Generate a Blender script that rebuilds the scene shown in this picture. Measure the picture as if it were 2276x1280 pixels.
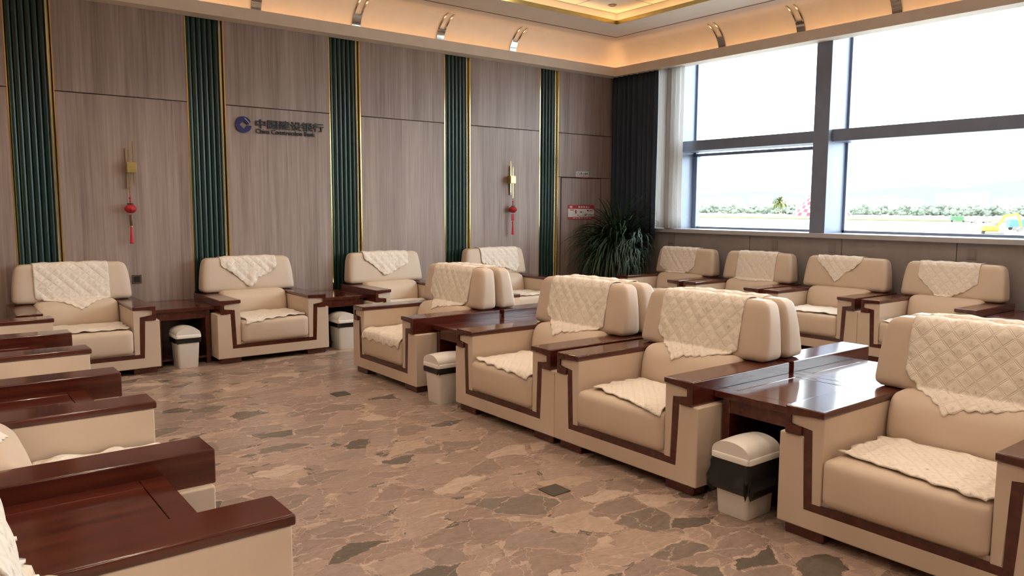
import bpy, bmesh, math, random
from mathutils import Vector, Matrix
random.seed(7)
PI = math.pi
scene = bpy.context.scene
for o in list(bpy.data.objects):
    bpy.data.objects.remove(o)
COL = scene.collection

# ------------------------------------------------------------------ camera, world, sun, exposure
CAM = Vector((-8.6235, -8.5452, 1.5526))
FWD = Vector((0.610006, 0.785425, -0.104885))
RGT = Vector((0.790063, -0.613009, 0.004484))
UPV = Vector((0.060774, 0.085601, 0.994474))
cam_data = bpy.data.cameras.new('camera')
cam = bpy.data.objects.new('camera', cam_data)
COL.objects.link(cam)
cam_data.sensor_width = 36.0
cam_data.lens = 1704.24 / 2276 * 36.0
cam_data.clip_start = 0.05
cam_data.clip_end = 20000
M = Matrix((RGT, UPV, -FWD)).transposed().to_4x4()
M.translation = CAM
cam.matrix_world = M
scene.camera = cam

world = bpy.data.worlds.new('world')
scene.world = world
world.use_nodes = True
bg = world.node_tree.nodes['Background']
bg.inputs['Color'].default_value = (0.88, 0.95, 1.0, 1)
bg.inputs['Strength'].default_value = 6.2

sun_d = bpy.data.lights.new('sun', 'SUN')
sun_d.energy = 3.0
sun_d.angle = math.radians(1.0)
sun_d.color = (1.0, 0.96, 0.88)
sun = bpy.data.objects.new('sun_offscreen', sun_d)
COL.objects.link(sun)
sun.rotation_euler = Vector((0.55, 0.25, -0.8)).to_track_quat('-Z', 'Y').to_euler()

vs = scene.view_settings
vs.view_transform = 'Standard'
vs.look = 'None'
vs.gamma = 1.0
vs.use_curve_mapping = False
vs.exposure = 0.90

LED = 5.2          # radiance of the warm strips in the troughs
LED_TRAY = 6.0
LAMP_W = 19.0      # each recessed ceiling lamp of the rows beyond the frame

# ------------------------------------------------------------------ material helpers
def new_mat(name):
    m = bpy.data.materials.new(name)
    m.use_nodes = True
    nt = m.node_tree
    b = nt.nodes['Principled BSDF']
    return m, nt, b

def N(nt, typ, **kw):
    n = nt.nodes.new(typ)
    for k, v in kw.items():
        if k.startswith('i_'):
            n.inputs[k[2:].replace('_', ' ')].default_value = v
        else:
            setattr(n, k, v)
    return n

def math_n(nt, op, a, b=None, c=None, clamp=False):
    n = nt.nodes.new('ShaderNodeMath')
    n.operation = op
    n.use_clamp = clamp
    for i, v in enumerate((a, b, c)):
        if v is None:
            continue
        if isinstance(v, (int, float)):
            n.inputs[i].default_value = v
        else:
            nt.links.new(v, n.inputs[i])
    return n.outputs[0]

def ramp(nt, fac, stops, interp='LINEAR'):
    n = nt.nodes.new('ShaderNodeValToRGB')
    n.color_ramp.interpolation = interp
    els = n.color_ramp.elements
    while len(els) < len(stops):
        els.new(0.5)
    for e, (p, c) in zip(els, stops):
        e.position = p
        e.color = (c[0], c[1], c[2], 1)
    nt.links.new(fac, n.inputs['Fac'])
    return n.outputs['Color']

def mixc(nt, fac, a, b):
    n = nt.nodes.new('ShaderNodeMix')
    n.data_type = 'RGBA'
    for sock, v in ((n.inputs[0], fac), (n.inputs[6], a), (n.inputs[7], b)):
        if isinstance(v, (int, float)):
            sock.default_value = v
        elif isinstance(v, tuple):
            sock.default_value = (v[0], v[1], v[2], 1)
        else:
            nt.links.new(v, sock)
    return n.outputs[2]

def coords(nt, kind='Object', scale=(1, 1, 1)):
    tc = nt.nodes.new('ShaderNodeTexCoord')
    mp = nt.nodes.new('ShaderNodeMapping')
    mp.inputs['Scale'].default_value = scale
    nt.links.new(tc.outputs[kind], mp.inputs['Vector'])
    return mp.outputs['Vector']

def noise(nt, vec, scale, detail=3, rough=0.5, out='Fac'):
    n = N(nt, 'ShaderNodeTexNoise')
    n.inputs['Scale'].default_value = scale
    n.inputs['Detail'].default_value = detail
    n.inputs['Roughness'].default_value = rough
    nt.links.new(vec, n.inputs['Vector'])
    return n.outputs[out]

def bump(nt, b, height, strength=0.2, dist=0.01):
    n = nt.nodes.new('ShaderNodeBump')
    n.inputs['Strength'].default_value = strength
    n.inputs['Distance'].default_value = dist
    nt.links.new(height, n.inputs['Height'])
    nt.links.new(n.outputs['Normal'], b.inputs['Normal'])

def plain(name, col, rough=0.5, metal=0.0, spec=None, noise_amt=0.0):
    m, nt, b = new_mat(name)
    b.inputs['Base Color'].default_value = (*col, 1)
    b.inputs['Roughness'].default_value = rough
    b.inputs['Metallic'].default_value = metal
    if spec is not None:
        b.inputs['Specular IOR Level'].default_value = spec
    if noise_amt:
        v = coords(nt)
        f = noise(nt, v, 6.0, 4)
        lo = tuple(c * (1 - noise_amt) for c in col)
        hi = tuple(min(1, c * (1 + noise_amt)) for c in col)
        nt.links.new(ramp(nt, f, [(0.3, lo), (0.7, hi)]), b.inputs['Base Color'])
    return m

def emit(name, col, strength):
    m = bpy.data.materials.new(name)
    m.use_nodes = True
    nt = m.node_tree
    nt.nodes.clear()
    e = nt.nodes.new('ShaderNodeEmission')
    e.inputs['Color'].default_value = (*col, 1)
    e.inputs['Strength'].default_value = strength
    o = nt.nodes.new('ShaderNodeOutputMaterial')
    nt.links.new(e.outputs[0], o.inputs[0])
    return m

def mat_panel_wood():
    m, nt, b = new_mat('grey_brown_wood_laminate')
    v = coords(nt, 'Object', (1, 1, 1))
    obi = nt.nodes.new('ShaderNodeObjectInfo')
    sep = nt.nodes.new('ShaderNodeVectorMath'); sep.operation = 'ADD'
    comb = nt.nodes.new('ShaderNodeCombineXYZ')
    nt.links.new(math_n(nt, 'MULTIPLY', obi.outputs['Random'], 37.0), comb.inputs['X'])
    nt.links.new(v, sep.inputs[0]); nt.links.new(comb.outputs[0], sep.inputs[1])
    mp = nt.nodes.new('ShaderNodeMapping'); mp.inputs['Scale'].default_value = (34, 34, 0.9)
    nt.links.new(sep.outputs[0], mp.inputs['Vector'])
    f = noise(nt, mp.outputs[0], 1.0, 6, 0.65)
    mp2 = nt.nodes.new('ShaderNodeMapping'); mp2.inputs['Scale'].default_value = (6, 6, 0.25)
    nt.links.new(sep.outputs[0], mp2.inputs['Vector'])
    g = noise(nt, mp2.outputs[0], 1.0, 3)
    s = math_n(nt, 'ADD', math_n(nt, 'MULTIPLY', f, 0.7), math_n(nt, 'MULTIPLY', g, 0.5))
    c = ramp(nt, s, [(0.38, (0.170, 0.120, 0.100)), (0.56, (0.290, 0.218, 0.188)), (0.78, (0.42, 0.335, 0.295))])
    nt.links.new(c, b.inputs['Base Color'])
    b.inputs['Roughness'].default_value = 0.42
    bump(nt, b, f, 0.06, 0.002)
    return m

def mat_mahogany():
    m, nt, b = new_mat('polished_mahogany')
    v = coords(nt, 'Object', (1.6, 1.6, 26))
    tc = nt.nodes.new('ShaderNodeTexCoord')
    mp = nt.nodes.new('ShaderNodeMapping'); mp.inputs['Scale'].default_value = (26, 2.0, 26)
    nt.links.new(tc.outputs['Object'], mp.inputs['Vector'])
    f = noise(nt, mp.outputs[0], 1.0, 5, 0.6)
    c = ramp(nt, f, [(0.25, (0.040, 0.0070, 0.0045)), (0.55, (0.080, 0.0155, 0.009)), (0.85, (0.135, 0.030, 0.0155))])
    nt.links.new(c, b.inputs['Base Color'])
    b.inputs['Roughness'].default_value = 0.17
    b.inputs['Specular IOR Level'].default_value = 0.55
    b.inputs['Coat Weight'].default_value = 0.35
    b.inputs['Coat Roughness'].default_value = 0.08
    return m

def mat_leather():
    m, nt, b = new_mat('cream_leather')
    v = coords(nt)
    f = noise(nt, v, 3.0, 3)
    c = ramp(nt, f, [(0.3, (0.585, 0.46, 0.35)), (0.7, (0.635, 0.51, 0.395))])
    nt.links.new(c, b.inputs['Base Color'])
    b.inputs['Roughness'].default_value = 0.5
    b.inputs['Specular IOR Level'].default_value = 0.4
    vo = N(nt, 'ShaderNodeTexVoronoi'); vo.inputs['Scale'].default_value = 260
    nt.links.new(v, vo.inputs['Vector'])
    bump(nt, b, vo.outputs['Distance'], 0.05, 0.002)
    return m

def mat_quilt():
    m, nt, b = new_mat('quilted_ivory_cloth')
    b.inputs['Base Color'].default_value = (0.84, 0.755, 0.655, 1)
    b.inputs['Roughness'].default_value = 0.85
    b.inputs['Specular IOR Level'].default_value = 0.15
    tc = nt.nodes.new('ShaderNodeTexCoord')
    sp = nt.nodes.new('ShaderNodeSeparateXYZ')
    nt.links.new(tc.outputs['UV'], sp.inputs[0])
    k = 11.0
    u = math_n(nt, 'MULTIPLY', sp.outputs[0], k)
    w = math_n(nt, 'MULTIPLY', sp.outputs[1], k)
    a = math_n(nt, 'SUBTRACT', math_n(nt, 'FRACT', math_n(nt, 'ADD', u, w)), 0.5)
    c = math_n(nt, 'SUBTRACT', math_n(nt, 'FRACT', math_n(nt, 'SUBTRACT', u, w)), 0.5)
    aa, cc = math_n(nt, 'ABSOLUTE', a), math_n(nt, 'ABSOLUTE', c)
    edge = math_n(nt, 'MAXIMUM', aa, cc)                       # 0.5 on the lattice lines
    line = math_n(nt, 'SMOOTH_MIN', math_n(nt, 'MULTIPLY', math_n(nt, 'ABSOLUTE', math_n(nt, 'SUBTRACT', edge, 0.45)), 14.0), 1.0, 0.2)
    r = math_n(nt, 'SQRT', math_n(nt, 'ADD', math_n(nt, 'MULTIPLY', a, a), math_n(nt, 'MULTIPLY', c, c)))
    ang = math_n(nt, 'ARCTAN2', a, c)
    petal = math_n(nt, 'MULTIPLY', math_n(nt, 'ABSOLUTE', math_n(nt, 'SINE', math_n(nt, 'MULTIPLY', ang, 7.0))), 0.5)
    dome = math_n(nt, 'MULTIPLY', math_n(nt, 'SUBTRACT', 0.36, r, clamp=True), 4.0)
    medal = math_n(nt, 'MULTIPLY', dome, math_n(nt, 'ADD', petal, 0.6))
    vec = tc.outputs['UV']
    fine = noise(nt, vec, 95.0, 3, 0.7)
    h = math_n(nt, 'ADD', math_n(nt, 'ADD', line, medal), math_n(nt, 'MULTIPLY', fine, 0.8))
    bump(nt, b, h, 0.7, 0.004)
    return m

def mat_floor():
    m, nt, b = new_mat('breccia_stone_floor')
    v = coords(nt, 'Object')
    nz = N(nt, 'ShaderNodeTexNoise'); nz.inputs['Scale'].default_value = 2.2; nz.inputs['Detail'].default_value = 6
    nz.inputs['Roughness'].default_value = 0.62
    nt.links.new(v, nz.inputs['Vector'])
    def warp(amount):
        sub = nt.nodes.new('ShaderNodeVectorMath'); sub.operation = 'SUBTRACT'; sub.inputs[1].default_value = (0.5, 0.5, 0.5)
        nt.links.new(nz.outputs['Color'], sub.inputs[0])
        sc = nt.nodes.new('ShaderNodeVectorMath'); sc.operation = 'SCALE'; sc.inputs['Scale'].default_value = amount
        nt.links.new(sub.outputs[0], sc.inputs[0])
        ad = nt.nodes.new('ShaderNodeVectorMath'); ad.operation = 'ADD'
        nt.links.new(v, ad.inputs[0]); nt.links.new(sc.outputs[0], ad.inputs[1])
        return ad.outputs[0]
    wv = warp(0.34)
    def rot(vec, ang, scale):
        mp = nt.nodes.new('ShaderNodeMapping')
        mp.inputs['Rotation'].default_value = (0, 0, ang)
        mp.inputs['Scale'].default_value = scale
        nt.links.new(vec, mp.inputs['Vector'])
        return mp.outputs[0]
    def vor(vec, scale, feature='F1', rnd=1.0):
        n = N(nt, 'ShaderNodeTexVoronoi'); n.feature = feature; n.voronoi_dimensions = '2D'
        n.inputs['Scale'].default_value = scale
        n.inputs['Randomness'].default_value = rnd
        nt.links.new(vec, n.inputs['Vector'])
        return n
    bigv = rot(wv, 0.5, (1.0, 1.7, 1.0))
    big = vor(bigv, 2.3); bige = vor(bigv, 2.3, 'DISTANCE_TO_EDGE')
    smv = rot(warp(0.10), -0.3, (1.0, 1.5, 1.0))
    sm = vor(smv, 13.0); sme = vor(smv, 13.0, 'DISTANCE_TO_EDGE')
    def rnd(n):
        s = nt.nodes.new('ShaderNodeSeparateColor'); nt.links.new(n.outputs['Color'], s.inputs[0])
        return s.outputs[0], s.outputs[1]
    rb, rb2 = rnd(big); rs, rs2 = rnd(sm)
    pal = [(0.0, (0.235, 0.172, 0.132)), (0.18, (0.290, 0.215, 0.168)), (0.36, (0.250, 0.190, 0.150)),
           (0.52, (0.325, 0.240, 0.185)), (0.68, (0.275, 0.205, 0.160)), (0.82, (0.365, 0.275, 0.205)),
           (0.92, (0.130, 0.108, 0.084)), (0.96, (0.205, 0.165, 0.130))]
    cb = ramp(nt, rb, pal, 'CONSTANT')
    pal2 = [(0.0, (0.25, 0.18, 0.14)), (0.2, (0.32, 0.235, 0.18)), (0.42, (0.225, 0.165, 0.128)),
            (0.58, (0.385, 0.29, 0.22)), (0.72, (0.27, 0.20, 0.155)), (0.88, (0.12, 0.098, 0.075)), (0.94, (0.42, 0.325, 0.25))]
    cs = ramp(nt, rs, pal2, 'CONSTANT')
    midv = rot(warp(0.26), 0.2, (1.0, 1.55, 1.0))
    md = vor(midv, 4.2); mde = vor(midv, 4.2, 'DISTANCE_TO_EDGE')
    rm, rm2 = rnd(md)
    pal3 = [(0.0, (0.255, 0.185, 0.145)), (0.2, (0.315, 0.235, 0.185)), (0.40, (0.275, 0.208, 0.165)), (0.56, (0.225, 0.170, 0.135)),
            (0.68, (0.43, 0.335, 0.262)), (0.78, (0.115, 0.096, 0.074)), (0.87, (0.170, 0.138, 0.108)), (0.93, (0.30, 0.225, 0.175))]
    cm = ramp(nt, rm, pal3, 'CONSTANT')
    use_m = math_n(nt, 'GREATER_THAN', rm2, 0.50)
    vein = ramp(nt, sme.outputs['Distance'], [(0.0, (1, 1, 1)), (0.02, (1, 1, 1)), (0.06, (0, 0, 0))])
    cs2 = mixc(nt, math_n(nt, 'MULTIPLY', vein, 0.6), cs, (0.42, 0.325, 0.25))
    gn = noise(nt, v, 3.2, 5, 0.7)
    thr = math_n(nt, 'MULTIPLY', math_n(nt, 'SUBTRACT', gn, 0.36, clamp=True), 0.55)
    gap = math_n(nt, 'GREATER_THAN', thr, bige.outputs['Distance'])
    gap2 = math_n(nt, 'MULTIPLY', math_n(nt, 'GREATER_THAN', math_n(nt, 'MULTIPLY', thr, 0.7), mde.outputs['Distance']), use_m)
    c = mixc(nt, use_m, cb, cm)
    c = mixc(nt, math_n(nt, 'MAXIMUM', math_n(nt, 'MULTIPLY', gap, math_n(nt, 'SUBTRACT', 1.0, use_m)), gap2), c, cs2)
    hl = math_n(nt, 'MULTIPLY', math_n(nt, 'LESS_THAN', mde.outputs['Distance'], 0.010), math_n(nt, 'GREATER_THAN', gn, 0.45))
    hl2 = math_n(nt, 'MULTIPLY', math_n(nt, 'LESS_THAN', bige.outputs['Distance'], 0.007), math_n(nt, 'GREATER_THAN', gn, 0.40))
    c = mixc(nt, math_n(nt, 'MULTIPLY', math_n(nt, 'MAXIMUM', hl, hl2), 0.5), c, (0.44, 0.345, 0.27))
    g1 = noise(nt, rot(wv, 0.7, (6, 40, 6)), 1.0, 5, 0.65)
    g2 = noise(nt, v, 28.0, 4, 0.7)
    mul = ramp(nt, math_n(nt, 'ADD', math_n(nt, 'MULTIPLY', g1, 0.6), math_n(nt, 'MULTIPLY', g2, 0.4)), [(0.3, (0.88, 0.85, 0.86)), (0.7, (1.40, 1.36, 1.40))])
    mx = nt.nodes.new('ShaderNodeMix'); mx.data_type = 'RGBA'; mx.blend_type = 'MULTIPLY'
    mx.inputs[0].default_value = 1.0
    nt.links.new(c, mx.inputs[6]); nt.links.new(mul, mx.inputs[7])
    nt.links.new(mx.outputs[2], b.inputs['Base Color'])
    b.inputs['Roughness'].default_value = 0.26
    b.inputs['Specular IOR Level'].default_value = 0.45
    return m

def mat_glass():
    m = bpy.data.materials.new('window_glass')
    m.use_nodes = True
    nt = m.node_tree
    nt.nodes.clear()
    t = nt.nodes.new('ShaderNodeBsdfTransparent'); t.inputs['Color'].default_value = (0.96, 0.99, 0.99, 1)
    g = nt.nodes.new('ShaderNodeBsdfGlossy'); g.inputs['Roughness'].default_value = 0.02
    mx = nt.nodes.new('ShaderNodeMixShader'); mx.inputs[0].default_value = 0.05
    o = nt.nodes.new('ShaderNodeOutputMaterial')
    nt.links.new(t.outputs[0], mx.inputs[1]); nt.links.new(g.outputs[0], mx.inputs[2]); nt.links.new(mx.outputs[0], o.inputs[0])
    return m

def mat_cloth(name, col, trans=0.0, rough=0.9):
    m, nt, b = new_mat(name)
    b.inputs['Base Color'].default_value = (*col, 1)
    b.inputs['Roughness'].default_value = rough
    b.inputs['Specular IOR Level'].default_value = 0.1
    v = coords(nt, 'Object', (1, 1, 0.05))
    f = noise(nt, v, 60, 3)
    bump(nt, b, f, 0.1, 0.003)
    if trans:
        t = nt.nodes.new('ShaderNodeBsdfTranslucent'); t.inputs['Color'].default_value = (*col, 1)
        mx = nt.nodes.new('ShaderNodeMixShader'); mx.inputs[0].default_value = trans
        o = [n for n in nt.nodes if n.type == 'OUTPUT_MATERIAL'][0]
        nt.links.new(b.outputs[0], mx.inputs[1]); nt.links.new(t.outputs[0], mx.inputs[2]); nt.links.new(mx.outputs[0], o.inputs[0])
    return m

MAT = dict(
    panel=mat_panel_wood(), wood=mat_mahogany(), leather=mat_leather(), quilt=mat_quilt(), floor=mat_floor(), glass=mat_glass(),
    green=plain('dark_green_fluted_lacquer', (0.007, 0.030, 0.025), 0.30, 0, 0.5),
    palegold=plain('pale_gold_bead', (0.74, 0.80, 0.60), 0.2, 1.0),
    sockg=plain('grey_socket_plate', (0.235, 0.200, 0.190), 0.4, 0.1),
    panel2=plain('cool_lit_wood_laminate', (0.275, 0.240, 0.230), 0.45, 0, 0.4, 0.08),  # same wood as the wall panels, the cooler light put into its colour
    acrylic=plain('smoky_acrylic', (0.34, 0.27, 0.22), 0.15, 0, 0.6),
    gold=plain('polished_brass', (0.78, 0.56, 0.20), 0.16, 1.0),
    bronze=plain('brown_bronze_inlay', (0.16, 0.085, 0.04), 0.35, 0.7),
    brass=plain('brushed_brass', (0.62, 0.50, 0.20), 0.30, 1.0, None, 0.1),
    chrome=plain('mirror_strap_metal', (0.50, 0.47, 0.42), 0.12, 1.0),
    ceiling=plain('warm_white_paint', (0.72, 0.62, 0.52), 0.6, 0, 0.3, 0.03),
    tray=plain('white_ceiling_paint', (0.70, 0.66, 0.62), 0.7, 0, 0.2, 0.03),
    frame=plain('grey_painted_aluminium', (0.19, 0.225, 0.31), 0.35, 0.2, 0.5, 0.06),
    ledge=plain('pale_stone_ledge', (0.42, 0.41, 0.42), 0.3, 0, 0.5, 0.06),
    backing=plain('brown_backing_board', (0.16, 0.12, 0.10), 0.6),
    black=plain('black_bag_plastic', (0.008, 0.008, 0.009), 0.28, 0, 0.5),
    whiteplastic=plain('white_bin_plastic', (0.74, 0.70, 0.64), 0.35, 0, 0.5, 0.03),
    red=plain('red_lacquer_paper', (0.42, 0.012, 0.022), 0.55),
    redsilk=plain('red_silk_thread', (0.55, 0.03, 0.05), 0.6),
    blue=plain('deep_blue_sign_enamel', (0.010, 0.008, 0.10), 0.3),
    ink=plain('black_sign_enamel', (0.010, 0.009, 0.009), 0.35),
    paper=plain('white_sign_board', (0.72, 0.70, 0.66), 0.5),
    signred=plain('red_sign_print', (0.45, 0.03, 0.035), 0.5),
    slate=plain('grey_floor_plate', (0.10, 0.082, 0.065), 0.35, 0.4),
    socket=plain('brown_socket_plate', (0.10, 0.072, 0.055), 0.4, 0.2),
    navy=mat_cloth('navy_drape_cloth', (0.048, 0.062, 0.088)),
    sheer=mat_cloth('white_sheer_cloth', (0.82, 0.81, 0.80), 0.6),
    leaf=plain('dark_green_leaf', (0.020, 0.050, 0.022), 0.45, 0, 0.5, 0.35),
    pot=plain('dark_glazed_pot', (0.05, 0.045, 0.045), 0.3),
    soil=plain('brown_soil', (0.05, 0.03, 0.02), 0.9, 0, 0.1, 0.2),
    led=emit('warm_led', (1.0, 0.62, 0.32), LED),
    ledtray=emit('warm_led_tray', (1.0, 0.60, 0.24), LED_TRAY),
    lens=plain('dark_glass_lens', (0.03, 0.028, 0.026), 0.2),
    ground=plain('pale_concrete_apron', (0.30, 0.29, 0.265), 0.9, 0, 0.1, 0.08),
    grass=plain('dry_grass', (0.065, 0.068, 0.020), 0.9, 0, 0.1, 0.3),
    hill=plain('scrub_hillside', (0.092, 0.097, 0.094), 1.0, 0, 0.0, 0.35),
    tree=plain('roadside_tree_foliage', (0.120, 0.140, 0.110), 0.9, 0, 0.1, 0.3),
    palm=plain('yellow_green_fronds', (0.075, 0.085, 0.022), 0.8, 0, 0.1, 0.2),
    bark=plain('grey_bark', (0.20, 0.16, 0.12), 0.9, 0, 0.1, 0.2),
    wallw=plain('white_house_wall', (0.8, 0.8, 0.8), 0.8, 0, 0.1, 0.03),
    roofc=plain('grey_house_roof', (0.5, 0.5, 0.55), 0.8, 0, 0.1, 0.05),
    checkr=plain('red_marking_paint', (0.30, 0.008, 0.022), 0.7),
    checkw=plain('white_marking_paint', (0.85, 0.85, 0.85), 0.7),
    excav=plain('yellow_machine_paint', (0.34, 0.14, 0.008), 0.5),
    excavd=plain('dark_machine_steel', (0.10, 0.09, 0.08), 0.6),
    teal=plain('teal_machine_paint', (0.03, 0.10, 0.12), 0.5),
    leafyg=plain('green_vehicle_paint', (0.03, 0.09, 0.04), 0.5),
)

# ------------------------------------------------------------------ object helpers
def obj(name, me, mat=None, parent=None, wn=False):
    o = bpy.data.objects.new(name, me)
    COL.objects.link(o)
    if mat is not None and not me.materials:
        me.materials.append(MAT[mat] if isinstance(mat, str) else mat)
    if parent is not None:
        o.parent = parent
    if wn:
        md = o.modifiers.new('weighted_normal', 'WEIGHTED_NORMAL')
        md.keep_sharp = True
    return o

def empty(name, loc=(0, 0, 0), rz=0.0):
    o = bpy.data.objects.new(name, None)
    COL.objects.link(o)
    o.empty_display_size = 0.1
    o.location = loc
    o.rotation_euler = (0, 0, rz)
    return o

def tag(o, label=None, cat=None, group=None, kind=None):
    if label: o['label'] = label
    if cat: o['category'] = cat
    if group: o['group'] = group
    if kind: o['kind'] = kind
    return o

def copy_tree(o, parent=None):
    c = o.copy()
    COL.objects.link(c)
    c.parent = parent
    for ch in list(o.children):
        copy_tree(ch, c)
    return c

def fin(bm, name, smooth=True, angle=0.7):
    bmesh.ops.recalc_face_normals(bm, faces=bm.faces)
    me = bpy.data.meshes.new(name)
    bm.to_mesh(me)
    bm.free()
    if smooth:
        me.polygons.foreach_set('use_smooth', [True] * len(me.polygons))
        me.set_sharp_from_angle(angle=angle)
    return me

def add_box(bm, x0, x1, y0, y1, z0, z1, bev=0.0, seg=2):
    r = bmesh.ops.create_cube(bm, size=1.0)
    vs_ = r['verts']
    for v in vs_:
        v.co = Vector(((x0 + x1) / 2 + v.co.x * (x1 - x0), (y0 + y1) / 2 + v.co.y * (y1 - y0), (z0 + z1) / 2 + v.co.z * (z1 - z0)))
    if bev > 0:
        es = list({e for v in vs_ for e in v.link_edges})
        bmesh.ops.bevel(bm, geom=es, offset=bev, segments=seg, affect='EDGES', profile=0.5)

def box(x0, x1, y0, y1, z0, z1, bev=0.0, seg=2, name='box'):
    bm = bmesh.new()
    add_box(bm, x0, x1, y0, y1, z0, z1, bev, seg)
    return fin(bm, name, bev > 0)

def add_prism(bm, poly, y0, y1, bev=0.0, seg=2):
    a = [bm.verts.new((x, y0, z)) for x, z in poly]
    c = [bm.verts.new((x, y1, z)) for x, z in poly]
    n = len(poly)
    fs = [bm.faces.new(a), bm.faces.new(c[::-1])]
    for i in range(n):
        j = (i + 1) % n
        fs.append(bm.faces.new((a[j], a[i], c[i], c[j])))
    if bev > 0:
        es = list({e for f in fs for e in f.edges})
        bmesh.ops.bevel(bm, geom=es, offset=bev, segments=seg, affect='EDGES', profile=0.5)

def prism(poly, y0, y1, bev=0.0, seg=2, name='prism'):
    bm = bmesh.new()
    add_prism(bm, poly, y0, y1, bev, seg)
    return fin(bm, name, bev > 0)

def add_lathe(bm, prof, seg=20, cx=0, cy=0):
    rings = []
    for r, z in prof:
        rings.append([bm.verts.new((cx + r * math.cos(2 * PI * i / seg), cy + r * math.sin(2 * PI * i / seg), z)) for i in range(seg)])
    for a, b in zip(rings[:-1], rings[1:]):
        for i in range(seg):
            j = (i + 1) % seg
            bm.faces.new((a[i], a[j], b[j], b[i]))
    bm.faces.new(rings[0][::-1]); bm.faces.new(rings[-1])

def lathe(prof, seg=20, name='lathe', cx=0, cy=0):
    bm = bmesh.new()
    add_lathe(bm, prof, seg, cx, cy)
    return fin(bm, name)

def add_tube(bm, pts, r, seg=6):
    rings = []
    pts = [Vector(p) for p in pts]
    for i, p in enumerate(pts):
        t = (pts[min(i + 1, len(pts) - 1)] - pts[max(i - 1, 0)]).normalized()
        up = Vector((0, 0, 1)) if abs(t.z) < 0.9 else Vector((1, 0, 0))
        a = t.cross(up).normalized(); b = t.cross(a)
        rr = r[i] if isinstance(r, (list, tuple)) else r
        rings.append([bm.verts.new(p + a * rr * math.cos(2 * PI * k / seg) + b * rr * math.sin(2 * PI * k / seg)) for k in range(seg)])
    for A, B in zip(rings[:-1], rings[1:]):
        for i in range(seg):
            j = (i + 1) % seg
            bm.faces.new((A[i], A[j], B[j], B[i]))
    bm.faces.new(rings[0][::-1]); bm.faces.new(rings[-1])

def tube(pts, r, seg=6, name='tube'):
    bm = bmesh.new(); add_tube(bm, pts, r, seg); return fin(bm, name)

def cushion(c, half, r, bulge=(0, 0, 0), cuts=13, warp=None, name='cushion'):
    """a rounded, slightly swollen box"""
    bm = bmesh.new()
    bmesh.ops.create_cube(bm, size=2.0)
    bmesh.ops.subdivide_edges(bm, edges=bm.edges[:], cuts=cuts, use_grid_fill=True)
    for v in bm.verts:
        p = [math.copysign(abs(q) ** 0.62, q) for q in v.co]
        full = Vector([p[i] * half[i] for i in range(3)])
        inn = Vector([max(-(half[i] - r), min(half[i] - r, full[i])) for i in range(3)])
        d = full - inn
        if d.length > 1e-9:
            # project the cube corner zone on a sphere of radius r
            full = inn + d.normalized() * min(r, max(abs(d.x), abs(d.y), abs(d.z)))
        q = [full[i] / half[i] for i in range(3)]
        for i in range(3):
            j, k = (i + 1) % 3, (i + 2) % 3
            full[i] += bulge[i] * q[i] * (1 - q[j] ** 2) * (1 - q[k] ** 2)
        co = Vector(c) + full
        if warp:
            co = warp(co)
        v.co = co
    return fin(bm, name, True, 3.0)

# ------------------------------------------------------------------ the room shell
XL, YF = -12.6, -12.6
floor = obj('floor', box(XL, 0.45, YF, 0.2, -0.12, 0.0), 'floor'); tag(floor, kind='structure')

# wall with the wood panels (y = 0), panels stand 6 cm proud of a dark backing
wall_back = obj('wall_back', box(XL, 0.5, 0.06, 0.2, 0, 4.3), 'backing'); tag(wall_back, kind='structure')
STRIPS = [(-1.495, -1.150), (-3.109, -2.708), (-4.703, -4.312), (-6.294, -5.908), (-7.880, -7.505), (-9.48, -9.10), (-11.07, -10.70)]
ZS = 2.634
def wood_panel(x0, x1, z0, z1, parent, y0=0.0):
    o = obj('wood_panel', box(x0 + 0.003, x1 - 0.003, y0, 0.062, z0 + 0.004, z1 - 0.004, 0.002, 1), 'panel', parent)
    return o
spans = []
prev = 0.0
for a, b in STRIPS:
    spans.append((b, prev)); prev = a
spans.append((XL, prev))
DOOR = (-1.062, -0.268, 1.985)
for i, (x0, x1) in enumerate(spans):
    if i == 0:
        wood_panel(x0, x1, ZS, 3.75, wall_back)
        wood_panel(x0, x1, DOOR[2] + 0.012, ZS, wall_back)
        wood_panel(x0, DOOR[0] - 0.03, 0, DOOR[2] + 0.012, wall_back)
        wood_panel(DOOR[1] + 0.012, x1, 0, DOOR[2] + 0.012, wall_back)
        continue
    wood_panel(x0, x1, ZS, 3.75, wall_back)
    wood_panel(x0, x1, 0, ZS, wall_back)
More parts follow.
